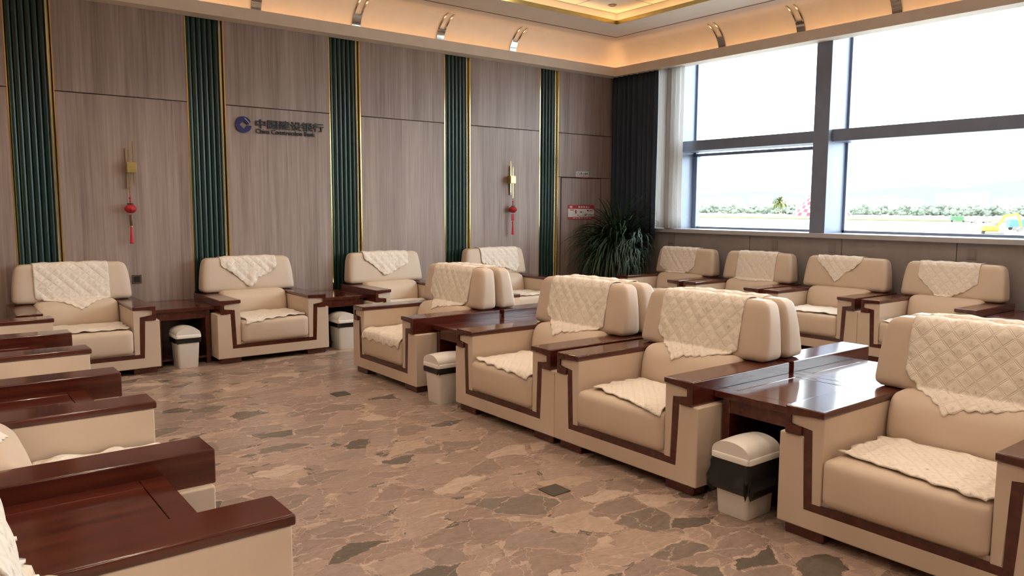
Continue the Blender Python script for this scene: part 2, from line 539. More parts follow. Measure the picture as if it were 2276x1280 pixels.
# fluted green strips between the panels, one rib each
rib_w = 0.049
def rib_mesh():
    bm = bmesh.new()
    n = 8
    pr = [(-rib_w / 2, 0.0)]
    for k in range(n + 1):
        t = PI * k / n
        pr.append((-math.cos(t) * rib_w * 0.46, -0.006 - math.sin(t) * 0.017))
    pr.append((rib_w / 2, 0.0))
    lo = [bm.verts.new((x, y, 0)) for x, y in pr]; hi = [bm.verts.new((x, y, 3.6)) for x, y in pr]
    for k in range(len(pr) - 1):
        bm.faces.new((lo[k], lo[k + 1], hi[k + 1], hi[k]))
    return fin(bm, 'fluted_rib', True, 0.6)
RIB = rib_mesh()
TRIM = box(-0.005, 0.005, -0.003, 0.062, 0.0, 3.6, name='gold_trim')
bm = bmesh.new(); add_lathe(bm, [(0.017, 0.0), (0.017, 3.6)], 20)
BEAD = fin(bm, 'corner_bead')
for si, (a, b) in enumerate(STRIPS):
    n = int((b - a - 0.06) / rib_w)
    x = a + 0.012 + rib_w / 2
    step = (b - a - 0.054) / n
    for k in range(n):
        o = obj('fluted_rib', RIB, 'green', wall_back)
        o.location = (a + 0.012 + step * (k + 0.5), 0.06, 0)
        o.scale = (step / rib_w, 1, 1)
    o = obj('corner_bead', BEAD, 'palegold', wall_back); o.location = (b - 0.024, 0.046, 0)
    for xx in (a, b):
        o = obj('gold_trim', TRIM, 'gold', wall_back); o.location = (xx, 0.0, 0)
        o['label'] = 'polished gold edge trim beside green ribs'

door = obj('door_1', box(DOOR[0], DOOR[1], 0.008, 0.06, 0.004, DOOR[2], 0.002, 1), 'panel'); tag(door, kind='structure')
obj('door_jamb', box(DOOR[0] - 0.03, DOOR[0] - 0.004, 0.052, 0.062, 0, DOOR[2] + 0.012), 'backing', door)

# window wall (x = 0): panelled parapet, ledge, columns, glass at x = 0.43
wall_right = obj('wall_right', box(0.02, 0.5, YF, 0.06, 0, 1.2), 'backing'); tag(wall_right, kind='structure')
ys = [0.0, -1.245, -2.512, -3.78, -5.05, -6.32, -7.59, -8.86, -10.13, -11.4, YF]
for a, b in zip(ys[:-1], ys[1:]):
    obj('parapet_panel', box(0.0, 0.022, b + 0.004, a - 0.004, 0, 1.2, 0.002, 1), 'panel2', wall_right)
obj('header', box(0.02, 0.5, YF, 0.06, 3.80, 4.3), 'ceiling', wall_right)
obj('corner_pier', box(0.02, 0.5, -0.78, 0.06, 1.2, 3.85), 'ledge', wall_right)
COLY = [-1.14, -3.45, -5.76, -8.07, -10.38, -12.69]
colm = box(0.0, 0.44, -0.10, 0.10, 1.25, 3.82, 0.004, 1)
for y in COLY:
    o = obj('window_column', colm, 'frame', wall_right); o.location = (0, y, 0)
ledge = obj('trim_1', box(-0.045, 0.47, YF, -0.0, 1.2, 1.256, 0.004, 1), 'ledge', None, True); tag(ledge, kind='structure')
for i, (a, b) in enumerate(zip(COLY[:-1], COLY[1:])):
    y1, y0 = a - 0.10, b + 0.10
    w = empty('window_%d' % (i + 1), (0.43, (y0 + y1) / 2, 1.256)); tag(w, kind='structure')
    hw = (y1 - y0) / 2
    obj('transom', box(-0.355, 0.02, -hw, hw, 1.092, 1.234, 0.003, 1), 'frame', w, True)
    bm = bmesh.new()
    for (u0, u1, z0, z1) in ((-hw, -hw + 0.03, 0, 2.58), (hw - 0.03, hw, 0, 2.58), (-hw, hw, 0, 0.03), (-hw, hw, 2.50, 2.58)):
        add_box(bm, -0.03, 0.03, u0, u1, z0, z1)
    if i == 0:
        add_box(bm, -0.05, 0.03, -hw, hw, 1.035, 1.075)
        add_box(bm, -0.05, 0.03, hw - 0.07, hw, 0, 1.05)
    obj('window_frame', fin(bm, 'window_frame', False), 'frame', w)
    obj('pane', box(-0.006, 0.006, -hw + 0.02, hw - 0.02, 0.02, 1.1), 'glass', w)
    obj('pane', box(-0.006, 0.006, -hw + 0.02, hw - 0.02, 1.22, 2.52), 'glass', w)

obj('side_pane', box(0.424, 0.436, -1.05, -0.77, 1.25, 3.81), 'glass', wall_right)  # unseen opening and pane, added so daylight shines through the sheer
wl = obj('wall_left', box(XL - 0.2, XL, YF, 0.2, 0, 4.3), 'panel'); tag(wl, kind='structure')
wf = obj('wall_front', box(XL, 0.5, YF - 0.2, YF, 0, 4.3), 'panel'); tag(wf, kind='structure')

# ceiling: cornice with a light trough, curved cove, flat margin, tray
def ring_mesh(profile, name, smooth=True, angle=0.5):
    bm = bmesh.new()
    rows = []
    for d, z in profile:
        rows.append([bm.verts.new(p) for p in ((-d, -d, z), (XL + d, -d, z), (XL + d, YF + d, z), (-d, YF + d, z))])
    for A, B in zip(rows[:-1], rows[1:]):
        for i in range(4):
            j = (i + 1) % 4
            bm.faces.new((A[i], A[j], B[j], B[i]))
    return fin(bm, name, smooth, angle)
cove = []
for k in range(15):
    t = PI / 2 * k / 14
    cove.append((0.03 + 0.38 * (1 - math.cos(t)), 3.60 + 0.355 * math.sin(t)))
prof = [(-0.02, 3.512), (0.18, 3.512), (0.18, 3.637), (0.162, 3.637), (0.162, 3.55), (0.03, 3.55)] + cove + \
       [(0.585, 3.955), (0.585, 3.967), (0.612, 3.967), (0.612, 3.953), (1.03, 3.953), (1.03, 3.938), (1.20, 3.938)]
cornice = obj('trim_2', ring_mesh(prof, 'cornice'), 'ceiling'); tag(cornice, kind='structure')
obj('bronze_line', ring_mesh([(0.583, 3.962), (0.583, 3.951), (0.606, 3.951), (0.606, 3.962)], 'bronze_line', False), 'bronze', cornice)
obj('gold_edge', ring_mesh([(1.198, 3.936), (1.212, 3.936), (1.212, 3.985), (1.198, 3.985)], 'gold_edge', False), 'brass', cornice)
obj('led_strip', ring_mesh([(0.075, 3.556), (0.11, 3.556)], 'led_strip', False), 'led', cornice)['label'] = 'warm light strip in the cornice trough'
ceiling = obj('ceiling', ring_mesh([(1.20, 3.955), (1.06, 3.955), (1.06, 4.12)], 'tray_side', False), 'tray'); tag(ceiling, kind='structure')
obj('led_strip', ring_mesh([(1.09, 3.962), (1.125, 3.962)], 'led_strip', False), 'ledtray', ceiling)['label'] = 'warm light strip in the tray edge'
# tray panels with narrow bronze joints
gx = [-1.06, -1.805]
while gx[-1] - 1.55 > XL + 1.2:
    gx.append(gx[-1] - 1.55)
gx.append(XL + 1.06)
gy = [-1.06, -1.695]
while gy[-1] - 1.55 > YF + 1.2:
    gy.append(gy[-1] - 1.55)
gy.append(YF + 1.06)
obj('joint_backing', box(XL + 1.0, -1.0, YF + 1.0, -1.0, 4.135, 4.16), 'bronze', ceiling)
for i in range(len(gx) - 1):
    for j in range(len(gy) - 1):
        obj('ceiling_panel', box(gx[i + 1] + 0.008, gx[i] - 0.008, gy[j + 1] + 0.008, gy[j] - 0.008, 4.12, 4.14), 'tray', ceiling)
obj('roof_slab', box(XL - 0.2, 0.5, YF - 0.2, 0.2, 4.3, 4.45), 'ceiling', ceiling)

# metal straps over the cove
def strap():
    root = empty('cove_strap')
    def curve(t0, t1, n, lift=0.012):
        out = []
        for k in range(n + 1):
            t = PI / 2 * (t0 + (t1 - t0) * k / n)
            out.append((-(0.03 + (0.38 - lift) * (1 - math.cos(t)) + lift), 3.60 + (0.355 - lift) * math.sin(t)))
        return out
    def band(x0, x1, t0, t1, n, th=0.008):
        bm = bmesh.new()
        A = curve(t0, t1, n, 0.012); B = curve(t0, t1, n, 0.004)
        r = []
        for (y, z), (y2, z2) in zip(A, B):
            r.append([bm.verts.new(p) for p in ((x0, y, z), (x1, y, z), (x1, y2, z2), (x0, y2, z2))])
        for P, Q in zip(r[:-1], r[1:]):
            for i in range(4):
                j = (i + 1) % 4
                bm.faces.new((P[i], P[j], Q[j], Q[i]))
        bm.faces.new(r[0]); bm.faces.new(r[-1][::-1])
        return fin(bm, 'band', True, 0.5)
    obj('rail', band(-0.055, -0.040, 0.0, 0.82, 14), 'chrome', root)
    obj('rail', band(0.040, 0.055, 0.0, 0.82, 14), 'chrome', root)
    obj('plate', band(-0.040, 0.040, 0.0, 0.36, 7), 'chrome', root)
    return root
s0 = strap()
GS = 'metal straps across the ceiling cove'
first = True
ORD = ['first', 'second', 'third', 'fourth']
for (wall, p, k) in ([('b', x, k) for k, x in enumerate((-2.03, -3.20, -4.37, -5.56))] + [('r', y, k) for k, y in enumerate((-2.01, -3.16, -4.31))]):
    o = s0 if first else copy_tree(s0)
    first = False
    if wall == 'b':
        o.location = (p, 0, 0); o.rotation_euler = (0, 0, 0)
        tag(o, 'curved metal cove strap above the wood panels, %s from the room corner' % ORD[k], 'ceiling strap', GS)
    else:
        o.location = (0, p, 0); o.rotation_euler = (0, 0, -PI / 2)
        tag(o, 'curved metal cove strap above the windows, %s from the room corner' % ORD[k], 'ceiling strap', GS)

# recessed round fixtures in the tray
def downlight():
    root = empty('downlight')
    obj('ring', lathe([(0.035, 0.012), (0.055, 0.012), (0.055, -0.006), (0.035, -0.006), (0.035, 0.012)], 20), 'bronze', root)
    obj('lens', lathe([(0.034, 0.004), (0.034, 0.008)], 20), 'lens', root)
    return root
d0 = downlight(); first = True; n_lamp = 0; lamps = []
for x in (-1.43, -2.95, -4.5, -6.05, -7.6, -9.15, -10.7):
    for y in (-1.345, -2.9, -4.45, -6.0, -7.55, -9.1, -10.65):
        o = d0 if first else copy_tree(d0); first = False
        o.location = (x, y, 4.118)
        if (x, y) != (-1.43, -1.345):      # the fixture in view is dark in the photograph; the rows beyond the frame light the room from above
            n_lamp += 1
            ld = bpy.data.lights.new('ceiling_lamp_%02d_offscreen' % n_lamp, 'SPOT')
            ld.energy = LAMP_W
            ld.spot_size = math.radians(150); ld.spot_blend = 0.9; ld.shadow_soft_size = 0.035
            ld.color = (1.0, 0.80, 0.62)
            lo = bpy.data.objects.new('ceiling_lamp_%02d_offscreen' % n_lamp, ld)
            COL.objects.link(lo); lamps.append((lo, o))
        tag(o, 'small dark round fixture recessed in the tray ceiling', 'downlight', 'recessed ceiling downlights')

for lo, o in lamps:
    lo.parent = o; lo.location = (0, 0, -0.02)

# ------------------------------------------------------------------ curtains
def curtain(name, y0, y1, z0, z1, x, amp, waves, mat, seed, gather=0.0):
    rnd = random.Random(seed)
    bm = bmesh.new()
    n = waves * 10
    ph = [rnd.uniform(-0.6, 0.6) for _ in range(waves + 2)]
    rows = []
    zs = [z0 + (z1 - z0) * k / 14 for k in range(15)]
    for z in zs:
        t = (z - z0) / (z1 - z0)
        row = []
        for i in range(n + 1):
            s = i / n
            w = s * waves
            k = int(w)
            a = amp * (0.75 + 0.35 * math.sin(ph[k] * 5 + 1)) * (1.0 + 0.25 * (1 - t))
            y = y0 + (y1 - y0) * s + 0.01 * math.sin(z * 2.1 + ph[k] * 6) * (1 - t)
            xx = x + a * math.cos(2 * PI * w + ph[k] * 0.5 * (1 - t))
            row.append(bm.verts.new((xx, y, z)))
        rows.append(row)
    for A, B in zip(rows[:-1], rows[1:]):
        for i in range(n):
            bm.faces.new((A[i], A[i + 1], B[i + 1], B[i]))
    o = obj(name, fin(bm, name, True, 3.0), mat)
    md = o.modifiers.new('thick', 'SOLIDIFY'); md.thickness = 0.003
    return o
tag(curtain('drape', -0.03, -0.935, 1.10, 3.52, -0.085, 0.030, 9, 'navy', 3), 'navy blue pleated drape hanging in the corner by the window', 'curtain')
tag(curtain('sheer_curtain', -0.93, -1.40, 1.262, 3.52, -0.06, 0.024, 6, 'sheer', 5), 'white sheer curtain gathered beside the window', 'curtain')

# ------------------------------------------------------------------ armchair
HWW = 0.546      # half width over the wooden arms
HWP = 0.578      # half width over the padded sides
DEP = 0.90
def mirror(poly):
    return [(-x, z) for x, z in poly][::-1]
def headwarp(co):
    t = max(0.0, min(1.0, (co.z - 0.64) / 0.36))
    co = co.copy()
    co.x *= 1 - 0.055 * t - 0.05 * t ** 5
    # front slopes back towards the top
    f = max(0.0, min(1.0, (0.90 - co.y) / 0.20))
    co.y += 0.065 * t * f
    return co
def lbwarp(co):
    t = max(0.0, min(1.0, (co.z - 0.40) / 0.26))
    co = co.copy()
    f = max(0.0, min(1.0, (0.78 - co.y) / 0.25))
    co.y += (0.02 * t + 0.06 * t ** 4) * f
    return co
ME = {}
ME['foot'] = box(-0.10, 0.10, -0.05, 0.05, 0, 0.062, 0.004, 1, 'foot')
ME['base'] = prism([(-HWP, 0.055), (HWP, 0.055), (HWP, 0.497), (0.446, 0.497), (0.446, 0.140), (-0.446, 0.140), (-0.446, 0.497), (-HWP, 0.497)], 0.0, 0.89, 0.009, 3, 'base')
inl = [(-0.450, 0.134), (0.450, 0.134), (0.450, 0.500), (0.540, 0.500), (0.540, 0.541), (0.398, 0.541), (0.398, 0.188), (-0.398, 0.188), (-0.398, 0.541), (-0.540, 0.541), (-0.540, 0.500), (-0.450, 0.500)]
ME['inlay'] = prism(inl, 0.002, 0.10, 0.002, 1, 'inlay')
capp = [(0.348, 0.597), (0.520, 0.597), (0.520, 0.541), (0.46, 0.541), (0.46, 0.495), (HWW, 0.495), (HWW, 0.632), (0.348, 0.632)]
ME['cap_r'] = prism(capp, -0.012, 0.895, 0.008, 3, 'arm_cap')
ME['cap_l'] = prism(mirror(capp), -0.012, 0.895, 0.008, 3, 'arm_cap')
armp = [(0.352, 0.183), (0.4015, 0.183), (0.4015, 0.5395), (0.5205, 0.5395), (0.5205, 0.598), (0.352, 0.598)]
ME['arm_r'] = prism(armp, 0.0, 0.885, 0.007, 3, 'arm')
ME['arm_l'] = prism(mirror(armp), 0.0, 0.885, 0.007, 3, 'arm')
ME['apron'] = box(-0.40, 0.40, 0.012, 0.80, 0.143, 0.21, 0.004, 1, 'seat_base')
ME['seat'] = cushion((0, 0.29, 0.308), (0.349, 0.315, 0.112), 0.04, (0, 0.012, 0.012), 13, None, 'seat_cushion')
ME['lback'] = cushion((0, 0.655, 0.52), (0.349, 0.125, 0.135), 0.06, (0, 0.01, 0.004), 13, lbwarp, 'lower_back')
ME['head'] = cushion((0, 0.80, 0.817), (0.503, 0.098, 0.181), 0.045, (0.006, 0.012, 0.006), 15, headwarp, 'headrest')
ME['rear'] = box(-0.515, 0.515, 0.76, 0.893, 0.07, 0.622, 0.01, 2, 'rear_panel')

def make_chair():
    r = empty('armchair')
    for sx in (-1, 1):
        for y in (0.075, 0.80):
            f = obj('foot', ME['foot'], 'wood', r); f.location = (sx * 0.445, y, 0)
    obj('base', ME['base'], 'leather', r, True)
    obj('wood_inlay', ME['inlay'], 'wood', r, True)
    obj('arm', ME['arm_l'], 'leather', r, True); obj('arm', ME['arm_r'], 'leather', r, True)
    obj('arm_cap', ME['cap_l'], 'wood', r, True); obj('arm_cap', ME['cap_r'], 'wood', r, True)
    obj('seat_base', ME['apron'], 'leather', r)
    obj('seat_cushion', ME['seat'], 'leather', r)
    obj('lower_back', ME['lback'], 'leather', r)
    obj('headrest', ME['head'], 'leather', r)
    obj('rear_panel', ME['rear'], 'leather', r, True)
    return r
CH0 = make_chair()
used = [False]
def chair(x, y, rz, label, group):
    o = copy_tree(CH0) if used[0] else CH0
    used[0] = True
    o.location = (x, y, 0); o.rotation_euler = (0, 0, rz)
    tag(o, label, 'armchair', group)
    return o

# cloth over the headrest: path (y, z) from the back over the top, down the front
PATH = [(0.905, 0.93), (0.902, 0.985), (0.885, 1.004), (0.85, 1.009), (0.815, 1.006), (0.785, 0.995), (0.768, 0.972), (0.757, 0.94), (0.735, 0.85), (0.705, 0.76),
        (0.688, 0.70), (0.680, 0.672), (0.662, 0.664), (0.63, 0.655), (0.595, 0.632), (0.565, 0.60), (0.545, 0.56), (0.532, 0.50), (0.530, 0.44)]
PL = [0.0]
for p, q in zip(PATH[:-1], PATH[1:]):
    PL.append(PL[-1] + math.hypot(p[0] - q[0], p[1] - q[1]))
S0 = PL[4]
def path_at(s):
    s = max(0.0, min(PL[-1] - 1e-6, s))
    for i in range(len(PL) - 1):
        if PL[i + 1] >= s:
            t = (s - PL[i]) / (PL[i + 1] - PL[i])
            a, b = PATH[i], PATH[i + 1]
            dx, dz = b[0] - a[0], b[1] - a[1]
            l = math.hypot(dx, dz)
            return (a[0] + dx * t, a[1] + dz * t, dz / l, -dx / l)     # position, outward normal
from mathutils.bvhtree import BVHTree
def bvh_of(*keys):
    vs_, fs_ = [], []
    for k in keys:
        me = ME[k]; n0 = len(vs_)
        vs_ += [v.co.copy() for v in me.vertices]
        fs_ += [[n0 + i for i in p.vertices] for p in me.polygons]
    return BVHTree.FromPolygons(vs_, fs_)
BV_BACK = bvh_of('head', 'lback')
BV_SEAT = bvh_of('seat', 'lback')
def settle(bv, p, n, gap):
    h = bv.ray_cast(p + n * 0.10, -n, 0.16)
    if h[0] is not None:
        d = (h[0] - p).dot(n)
        if d + gap > 0 or d > -0.03:
            return p + n * (d + gap)
    return p
def lerp_list(pts, x):
    if x <= pts[0][0]: return pts[0][1]
    for (a, va), (b, vb) in zip(pts[:-1], pts[1:]):
        if x <= b:
            t = (x - a) / (b - a)
            return va + (vb - va) * t
    return pts[-1][1]
def cover(chair_obj, hem, label, seed=0, back=0.0, slant=0.0, fold=0.0):
    rnd = random.Random(seed)
    nx, ns = 64, 46
    x0, x1 = hem[0][0], hem[-1][0]
    bm = bmesh.new()
    uvl = bm.loops.layers.uv.new('UVMap')
    ph = rnd.uniform(0, 6)
    uv = {}
    rows = []
    for j in range(ns + 1):
        row = []
        for i in range(nx + 1):
            s = i / nx
            x = x0 + (x1 - x0) * s
            drop = lerp_list(hem, x)
            sc = abs(math.sin(PI * (x - x0) / 0.055))
            end = S0 + drop + 0.015 * sc
            st = back
            q = st + (end - st) * j / ns
            y, z, ny, nz = path_at(q)
            lift = 0.006 + 0.0025 * math.sin(x * 31 + q * 17 + ph) + 0.002 * math.sin(x * 57 - q * 43 + ph)
            if fold:
                g = max(0.0, (q - S0) / max(drop, 0.05))
                lift += fold * g * max(0.0, math.sin(x * 27 + ph + q * 4)) ** 2
            # side edges sit close to the leather
            e = min(s, 1 - s) * nx / 3.0
            if j == ns: lift *= 0.8
            xx = x + slant * (q - S0)
            nn = Vector((0, ny, nz))
            base = settle(BV_BACK, Vector((xx, y, z)), nn, 0.0)
            v = bm.verts.new(base + nn * lift)
            uv[v] = (x, q)
            row.append(v)
        rows.append(row)
    for A, B in zip(rows[:-1], rows[1:]):
        for i in range(nx):
            bm.faces.new((A[i], A[i + 1], B[i + 1], B[i]))
    for f in bm.faces:
        for l in f.loops:
            l[uvl].uv = uv[l.vert]
    o = obj('chair_cover', fin(bm, 'chair_cover', True, 3.0), 'quilt')
    md = o.modifiers.new('thick', 'SOLIDIFY'); md.thickness = 0.006; md.offset = 0
    o.location = chair_obj.location; o.rotation_euler = chair_obj.rotation_euler
    tag(o, label, 'chair cover', 'quilted headrest covers')
    return o

def seat_pad(chair_obj, label, x0, x1, y0, y1, seed, skew=0.0, over=(0.03, 0.03), crumple=0.006, over_z=0.05):
    """quilted cloth lying on the seat, its wavy front hem hanging over the edge"""
    rnd = random.Random(seed)
    nx, ny = 56, 46
    ph = [rnd.uniform(0, 6.28) for _ in range(5)]
    bm = bmesh.new(); uvl = bm.loops.layers.uv.new('UVMap'); uv = {}; rows = []
    for j in range(ny + 1):
        row = []
        for i in range(nx + 1):
            s, t = i / nx, j / ny
            x = x0 + (x1 - x0) * s + 0.012 * math.sin(t * 21 + ph[0]) * (1 if s in (0, 1) else 0.6)
            front = y0 + skew * (s - 0.5)
            hang = over[0] + (over[1] - over[0]) * s
            hang += 0.010 * abs(math.sin(s * 17 + ph[1])) + 0.006 * math.sin(s * 31 + ph[2])
            L = (y1 - front) + hang
            q = L * t                                   # distance from the back
            y = y1 - q + 0.01 * math.sin(s * 9 + ph[3]) * (1 - t)
            top = 0.429 + 0.012 * (1 - (x / 0.35) ** 2) * max(0.0, 1 - ((y - 0.29) / 0.31) ** 2)
            w = crumple * (math.sin(x * 23 + y * 9 + ph[1]) + math.sin(x * 11 - y * 27 + ph[2]) + 0.7 * math.sin(x * 47 + y * 35 + ph[4]))
            z = top + max(0.0, w) * 0.8 + 0.001
            edge = 0.02
            if y < edge:                                 # bends over the rounded front of the cushion
                d = edge - y
                a = min(PI / 2, d / 0.045)
                y = edge - 0.045 * math.sin(a) - 0.004
                z = z - 0.045 * (1 - math.cos(a)) - max(0.0, d - 0.0707)
            if y > 0.03:
                hh = BV_SEAT.ray_cast(Vector((x, y, 0.60)), Vector((0, 0, -1)), 0.3)
                if hh[0] is not None and hh[0].z + 0.003 > z: z = hh[0].z + 0.003
            v = bm.verts.new((x, y, z)); uv[v] = (x, q)
            row.append(v)
        rows.append(row)
    for A, B in zip(rows[:-1], rows[1:]):
        for i in range(nx):
            bm.faces.new((A[i], A[i + 1], B[i + 1], B[i]))
    for f in bm.faces:
        for l in f.loops:
            l[uvl].uv = uv[l.vert]
    o = obj('seat_pad', fin(bm, 'seat_pad', True, 3.0), 'quilt')
    md = o.modifiers.new('thick', 'SOLIDIFY'); md.thickness = 0.007; md.offset = 1
    o.location = chair_obj.location; o.rotation_euler = chair_obj.rotation_euler
    tag(o, label, 'seat pad', 'quilted seat pads')
    return o

GB, GL, GC, GD, GR = ('armchairs along the wood panel wall', 'armchairs of the row by the red side tables', 'armchairs of the middle row facing the open floor',
                      'armchairs of the middle row facing the windows', 'armchairs under the windows')
# along the wood panel wall, facing -y
YB = -0.96
AX = -6.912 - HWW
xs_back = [AX, AX + 1.6774, AX + 2 * 1.6774, AX + 3 * 1.6774]
names = ['under the wall lamp beside the dark socket plate', 'below the blue emblem and black lettering', 'between the emblem wall and the potted plant side', 'nearest the wooden door and potted plant']
names[2] = 'third along, right of the emblem panel'
bk = [chair(x, YB, 0, 'cream armchair against the wood panel wall, ' + n, GB) for x, n in zip(xs_back, names)]
# left row, facing +x
XLROW = -7.782
yl = -1.141
lf = []
lnames = ['nearest the wood panel wall', 'second from the panel wall', 'third from the panel wall', 'fourth from the panel wall']
for i in range(4):
    y = yl - i * (1.0927 + 0.5925) - HWW
    lf.append(chair(XLROW, y, PI / 2, 'cream armchair in the left row of framed side tables, ' + lnames[i], GL))
# middle double row
XC = -5.41
yc = [-1.990, -3.735, -4.892, -6.536]
cnames = ['beside the bin nearest the wood panel wall', 'directly next to another armchair without a table between', 'directly next to another armchair and right of the large bin', 'beyond the large bin and the glossy side table']
cn = []
cd = []
clab = ['first from the panel wall', 'second from the panel wall', 'third from the panel wall', 'fourth from the panel wall']
for i, y in enumerate(yc):
    cn.append(chair(XC, y - HWW, -PI / 2, 'middle row cream armchair facing the open stone floor, ' + clab[i], GC))
for i, y in enumerate(yc):
    cd.append(chair(XC + 2 * DEP + 0.03, y - HWW, PI / 2, 'middle row cream armchair turned towards the windows, ' + clab[i], GD))
# under the windows, facing -x
XR = -0.996
rr = []
rlab = ['next to the potted plant', 'second from the potted plant', 'third from the potted plant', 'fourth from the potted plant, beside a side table']
for i in range(4):
    y = -1.102 - i * 1.157 - HWW
    rr.append(chair(XR, y, -PI / 2, 'cream leather armchair under the windows, ' + rlab[i], GR))

MIDHEM = [(-0.33, 0.30), (-0.24, 0.38), (-0.13, 0.465), (-0.07, 0.525), (-0.01, 0.485), (0.12, 0.46), (0.24, 0.40), (0.31, 0.335)]
cover(bk[0], [(-0.33, 0.345), (-0.2, 0.39), (-0.08, 0.465), (0.03, 0.535), (0.12, 0.475), (0.2, 0.42), (0.30, 0.36)], 'long ivory quilted cover on the headrest under the wall lamp', 1)
cover(bk[1], [(-0.30, 0.11), (-0.18, 0.20), (-0.06, 0.31), (-0.02, 0.355), (0.05, 0.32), (0.09, 0.25), (0.2, 0.22), (0.30, 0.13)], 'short crumpled quilted cover with a pointed hem, below the blue emblem', 2, fold=0.018)
cover(bk[2], [(-0.30, 0.10), (-0.2, 0.17), (-0.05, 0.31), (0.02, 0.30), (0.15, 0.24), (0.30, 0.17)], 'pointed quilted cover on the third headrest of the wood panel wall row', 3, fold=0.012)
cover(bk[3], [(-0.26, 0.22), (-0.05, 0.27), (0.15, 0.31), (0.3, 0.36), (0.37, 0.28)], 'skewed quilted cover on the headrest nearest the wooden door', 4, fold=0.012)
for i, c in enumerate(cn):
    h = [(x, d * (0.97 if i == 0 else 1.0)) for x, d in MIDHEM]
    cover(c, h, 'quilted cover on the middle row headrest facing the stone floor, ' + clab[i], 10 + i)
for i, c in enumerate(cd):
    cover(c, [(-0.31, 0.30), (-0.1, 0.40), (0.05, 0.44), (0.2, 0.38), (0.33, 0.30)], 'quilted cover on the middle row headrest facing the windows, ' + clab[i], 20 + i)
cover(rr[0], [(-0.42, 0.28), (-0.3, 0.36), (-0.2, 0.41), (-0.05, 0.39), (0.10, 0.35), (0.2, 0.28)], 'quilted cover shifted aside on the headrest next to the potted plant', 31)
cover(rr[1], [(-0.28, 0.40), (-0.1, 0.44), (0.1, 0.43), (0.28, 0.39)], 'squared quilted cover on the second headrest from the potted plant', 32)
cover(rr[2], [(-0.34, 0.07), (-0.2, 0.19), (-0.08, 0.32), (0.0, 0.25), (0.02, 0.21), (0.12, 0.16), (0.20, 0.06)], 'small folded quilted cover on the third headrest from the potted plant', 33, fold=0.01)
cover(rr[3], [(-0.33, 0.18), (-0.2, 0.30), (-0.10, 0.40), (0.0, 0.38), (0.15, 0.31), (0.26, 0.22)], 'pointed quilted cover on the fourth headrest from the potted plant', 34)
llab = ['nearest the wood panel wall', 'second from the panel wall', 'third from the panel wall', 'fourth from the panel wall']
for i, c in enumerate(lf):
    cover(c, [(-0.31, 0.30), (-0.1, 0.40), (0.05, 0.44), (0.2, 0.38), (0.33, 0.30)] if i < 3 else [(-0.42, 0.35), (-0.1, 0.46), (0.2, 0.46), (0.34, 0.37), (0.475, 0.34)],
          'quilted cover on the left row headrest, ' + llab[i].replace('left row', ''), 40 + i)

pl = ['under the wall lamp', 'below the blue emblem', 'right of the emblem panel', 'nearest the wooden door']
for i, c in enumerate(bk):
    seat_pad(c, 'ivory quilted pad on the wood panel wall row seat ' + pl[i], -0.31, 0.33, 0.05 if i == 0 else 0.03, 0.5, 50 + i, [0.0, 0.06, 0.0, 0.0][i], [(0.01, 0.02), (0.045, 0.02), (0.02, 0.02), (0.02, 0.03)][i])
sp = [dict(x0=-0.33, x1=0.34, y0=0.02, y1=0.48, skew=0.0, over=(0.10, 0.10)), dict(x0=-0.32, x1=0.34, y0=0.03, y1=0.47, skew=-0.02, over=(0.02, 0.055)),
      dict(x0=-0.30, x1=0.33, y0=0.05, y1=0.49, skew=-0.06, over=(0.0, 0.05)), dict(x0=-0.32, x1=0.34, y0=0.06, y1=0.50, skew=-0.07, over=(0.0, 0.03))]
for i, c in enumerate(cn):
    seat_pad(c, 'quilted pad on the middle row seat facing the stone floor, ' + clab[i], seed=60 + i, crumple=0.007, **sp[i])
for i, c in enumerate(rr):
    seat_pad(c, 'ivory quilted pad on the seat under the windows, ' + rlab[i].split(',')[0], -0.32, 0.33, 0.03, 0.49, 70 + i, 0.02, (0.02, 0.0))
for i in (1, 2):
    seat_pad(lf[i], 'ivory quilted pad on the left row seat, ' + llab[i], -0.33, 0.33, 0.02, 0.5, 80 + i, 0.0, (0.05, 0.05), 0.012)

# ------------------------------------------------------------------ side tables
def table(x, y, rz, width, label, group='mahogany side tables between armchairs'):
    r = empty('side_table', (x, y, 0), rz)
    hw = width / 2 + 0.0
    y0, y1 = 0.175, 0.914
    zt = 0.566
    fr = 0.085
    # top: four boards around a panel lying a hair lower
    obj('top_board', box(-hw, hw, y0, y0 + fr, zt - 0.036, zt, 0.004, 2), 'wood', r, True)
    obj('top_board', box(-hw, hw, y1 - fr, y1, zt - 0.036, zt, 0.004, 2), 'wood', r, True)
    obj('top_board', box(-hw, -hw + fr, y0 + fr, y1 - fr, zt - 0.036, zt, 0.003, 1), 'wood', r, True)
    obj('top_board', box(hw - fr, hw, y0 + fr, y1 - fr, zt - 0.036, zt, 0.003, 1), 'wood', r, True)
    obj('top_panel', box(-hw + fr + 0.001, hw - fr - 0.001, y0 + fr + 0.001, y1 - fr - 0.001, zt - 0.03, zt - 0.001, 0.003, 1), 'wood', r, True)
    hb = hw - 0.042
    obj('rail', box(-hb, hb, y0 + 0.025, y0 + 0.05, zt - 0.115, zt - 0.034, 0.003, 1), 'wood', r)
    for sx in (-1, 1):
        a, b = sorted((sx * hb, sx * (hb - 0.045)))
        obj('side_panel', box(a, b, y0 + 0.02, y1 - 0.01, 0.0, zt - 0.034, 0.003, 1), 'wood', r)
    obj('back_panel', box(-hb, hb, y1 - 0.05, y1 - 0.03, 0.05, zt - 0.034), 'wood', r)
    obj('shelf', box(-hb, hb, y0 + 0.06, y1 - 0.03, 0.05, 0.07), 'wood', r)
    tag(r, label, 'side table', group)
    return r
tl = ['left of the armchair below the emblem', 'right of the armchair below the emblem', 'beside the armchair nearest the wooden door']
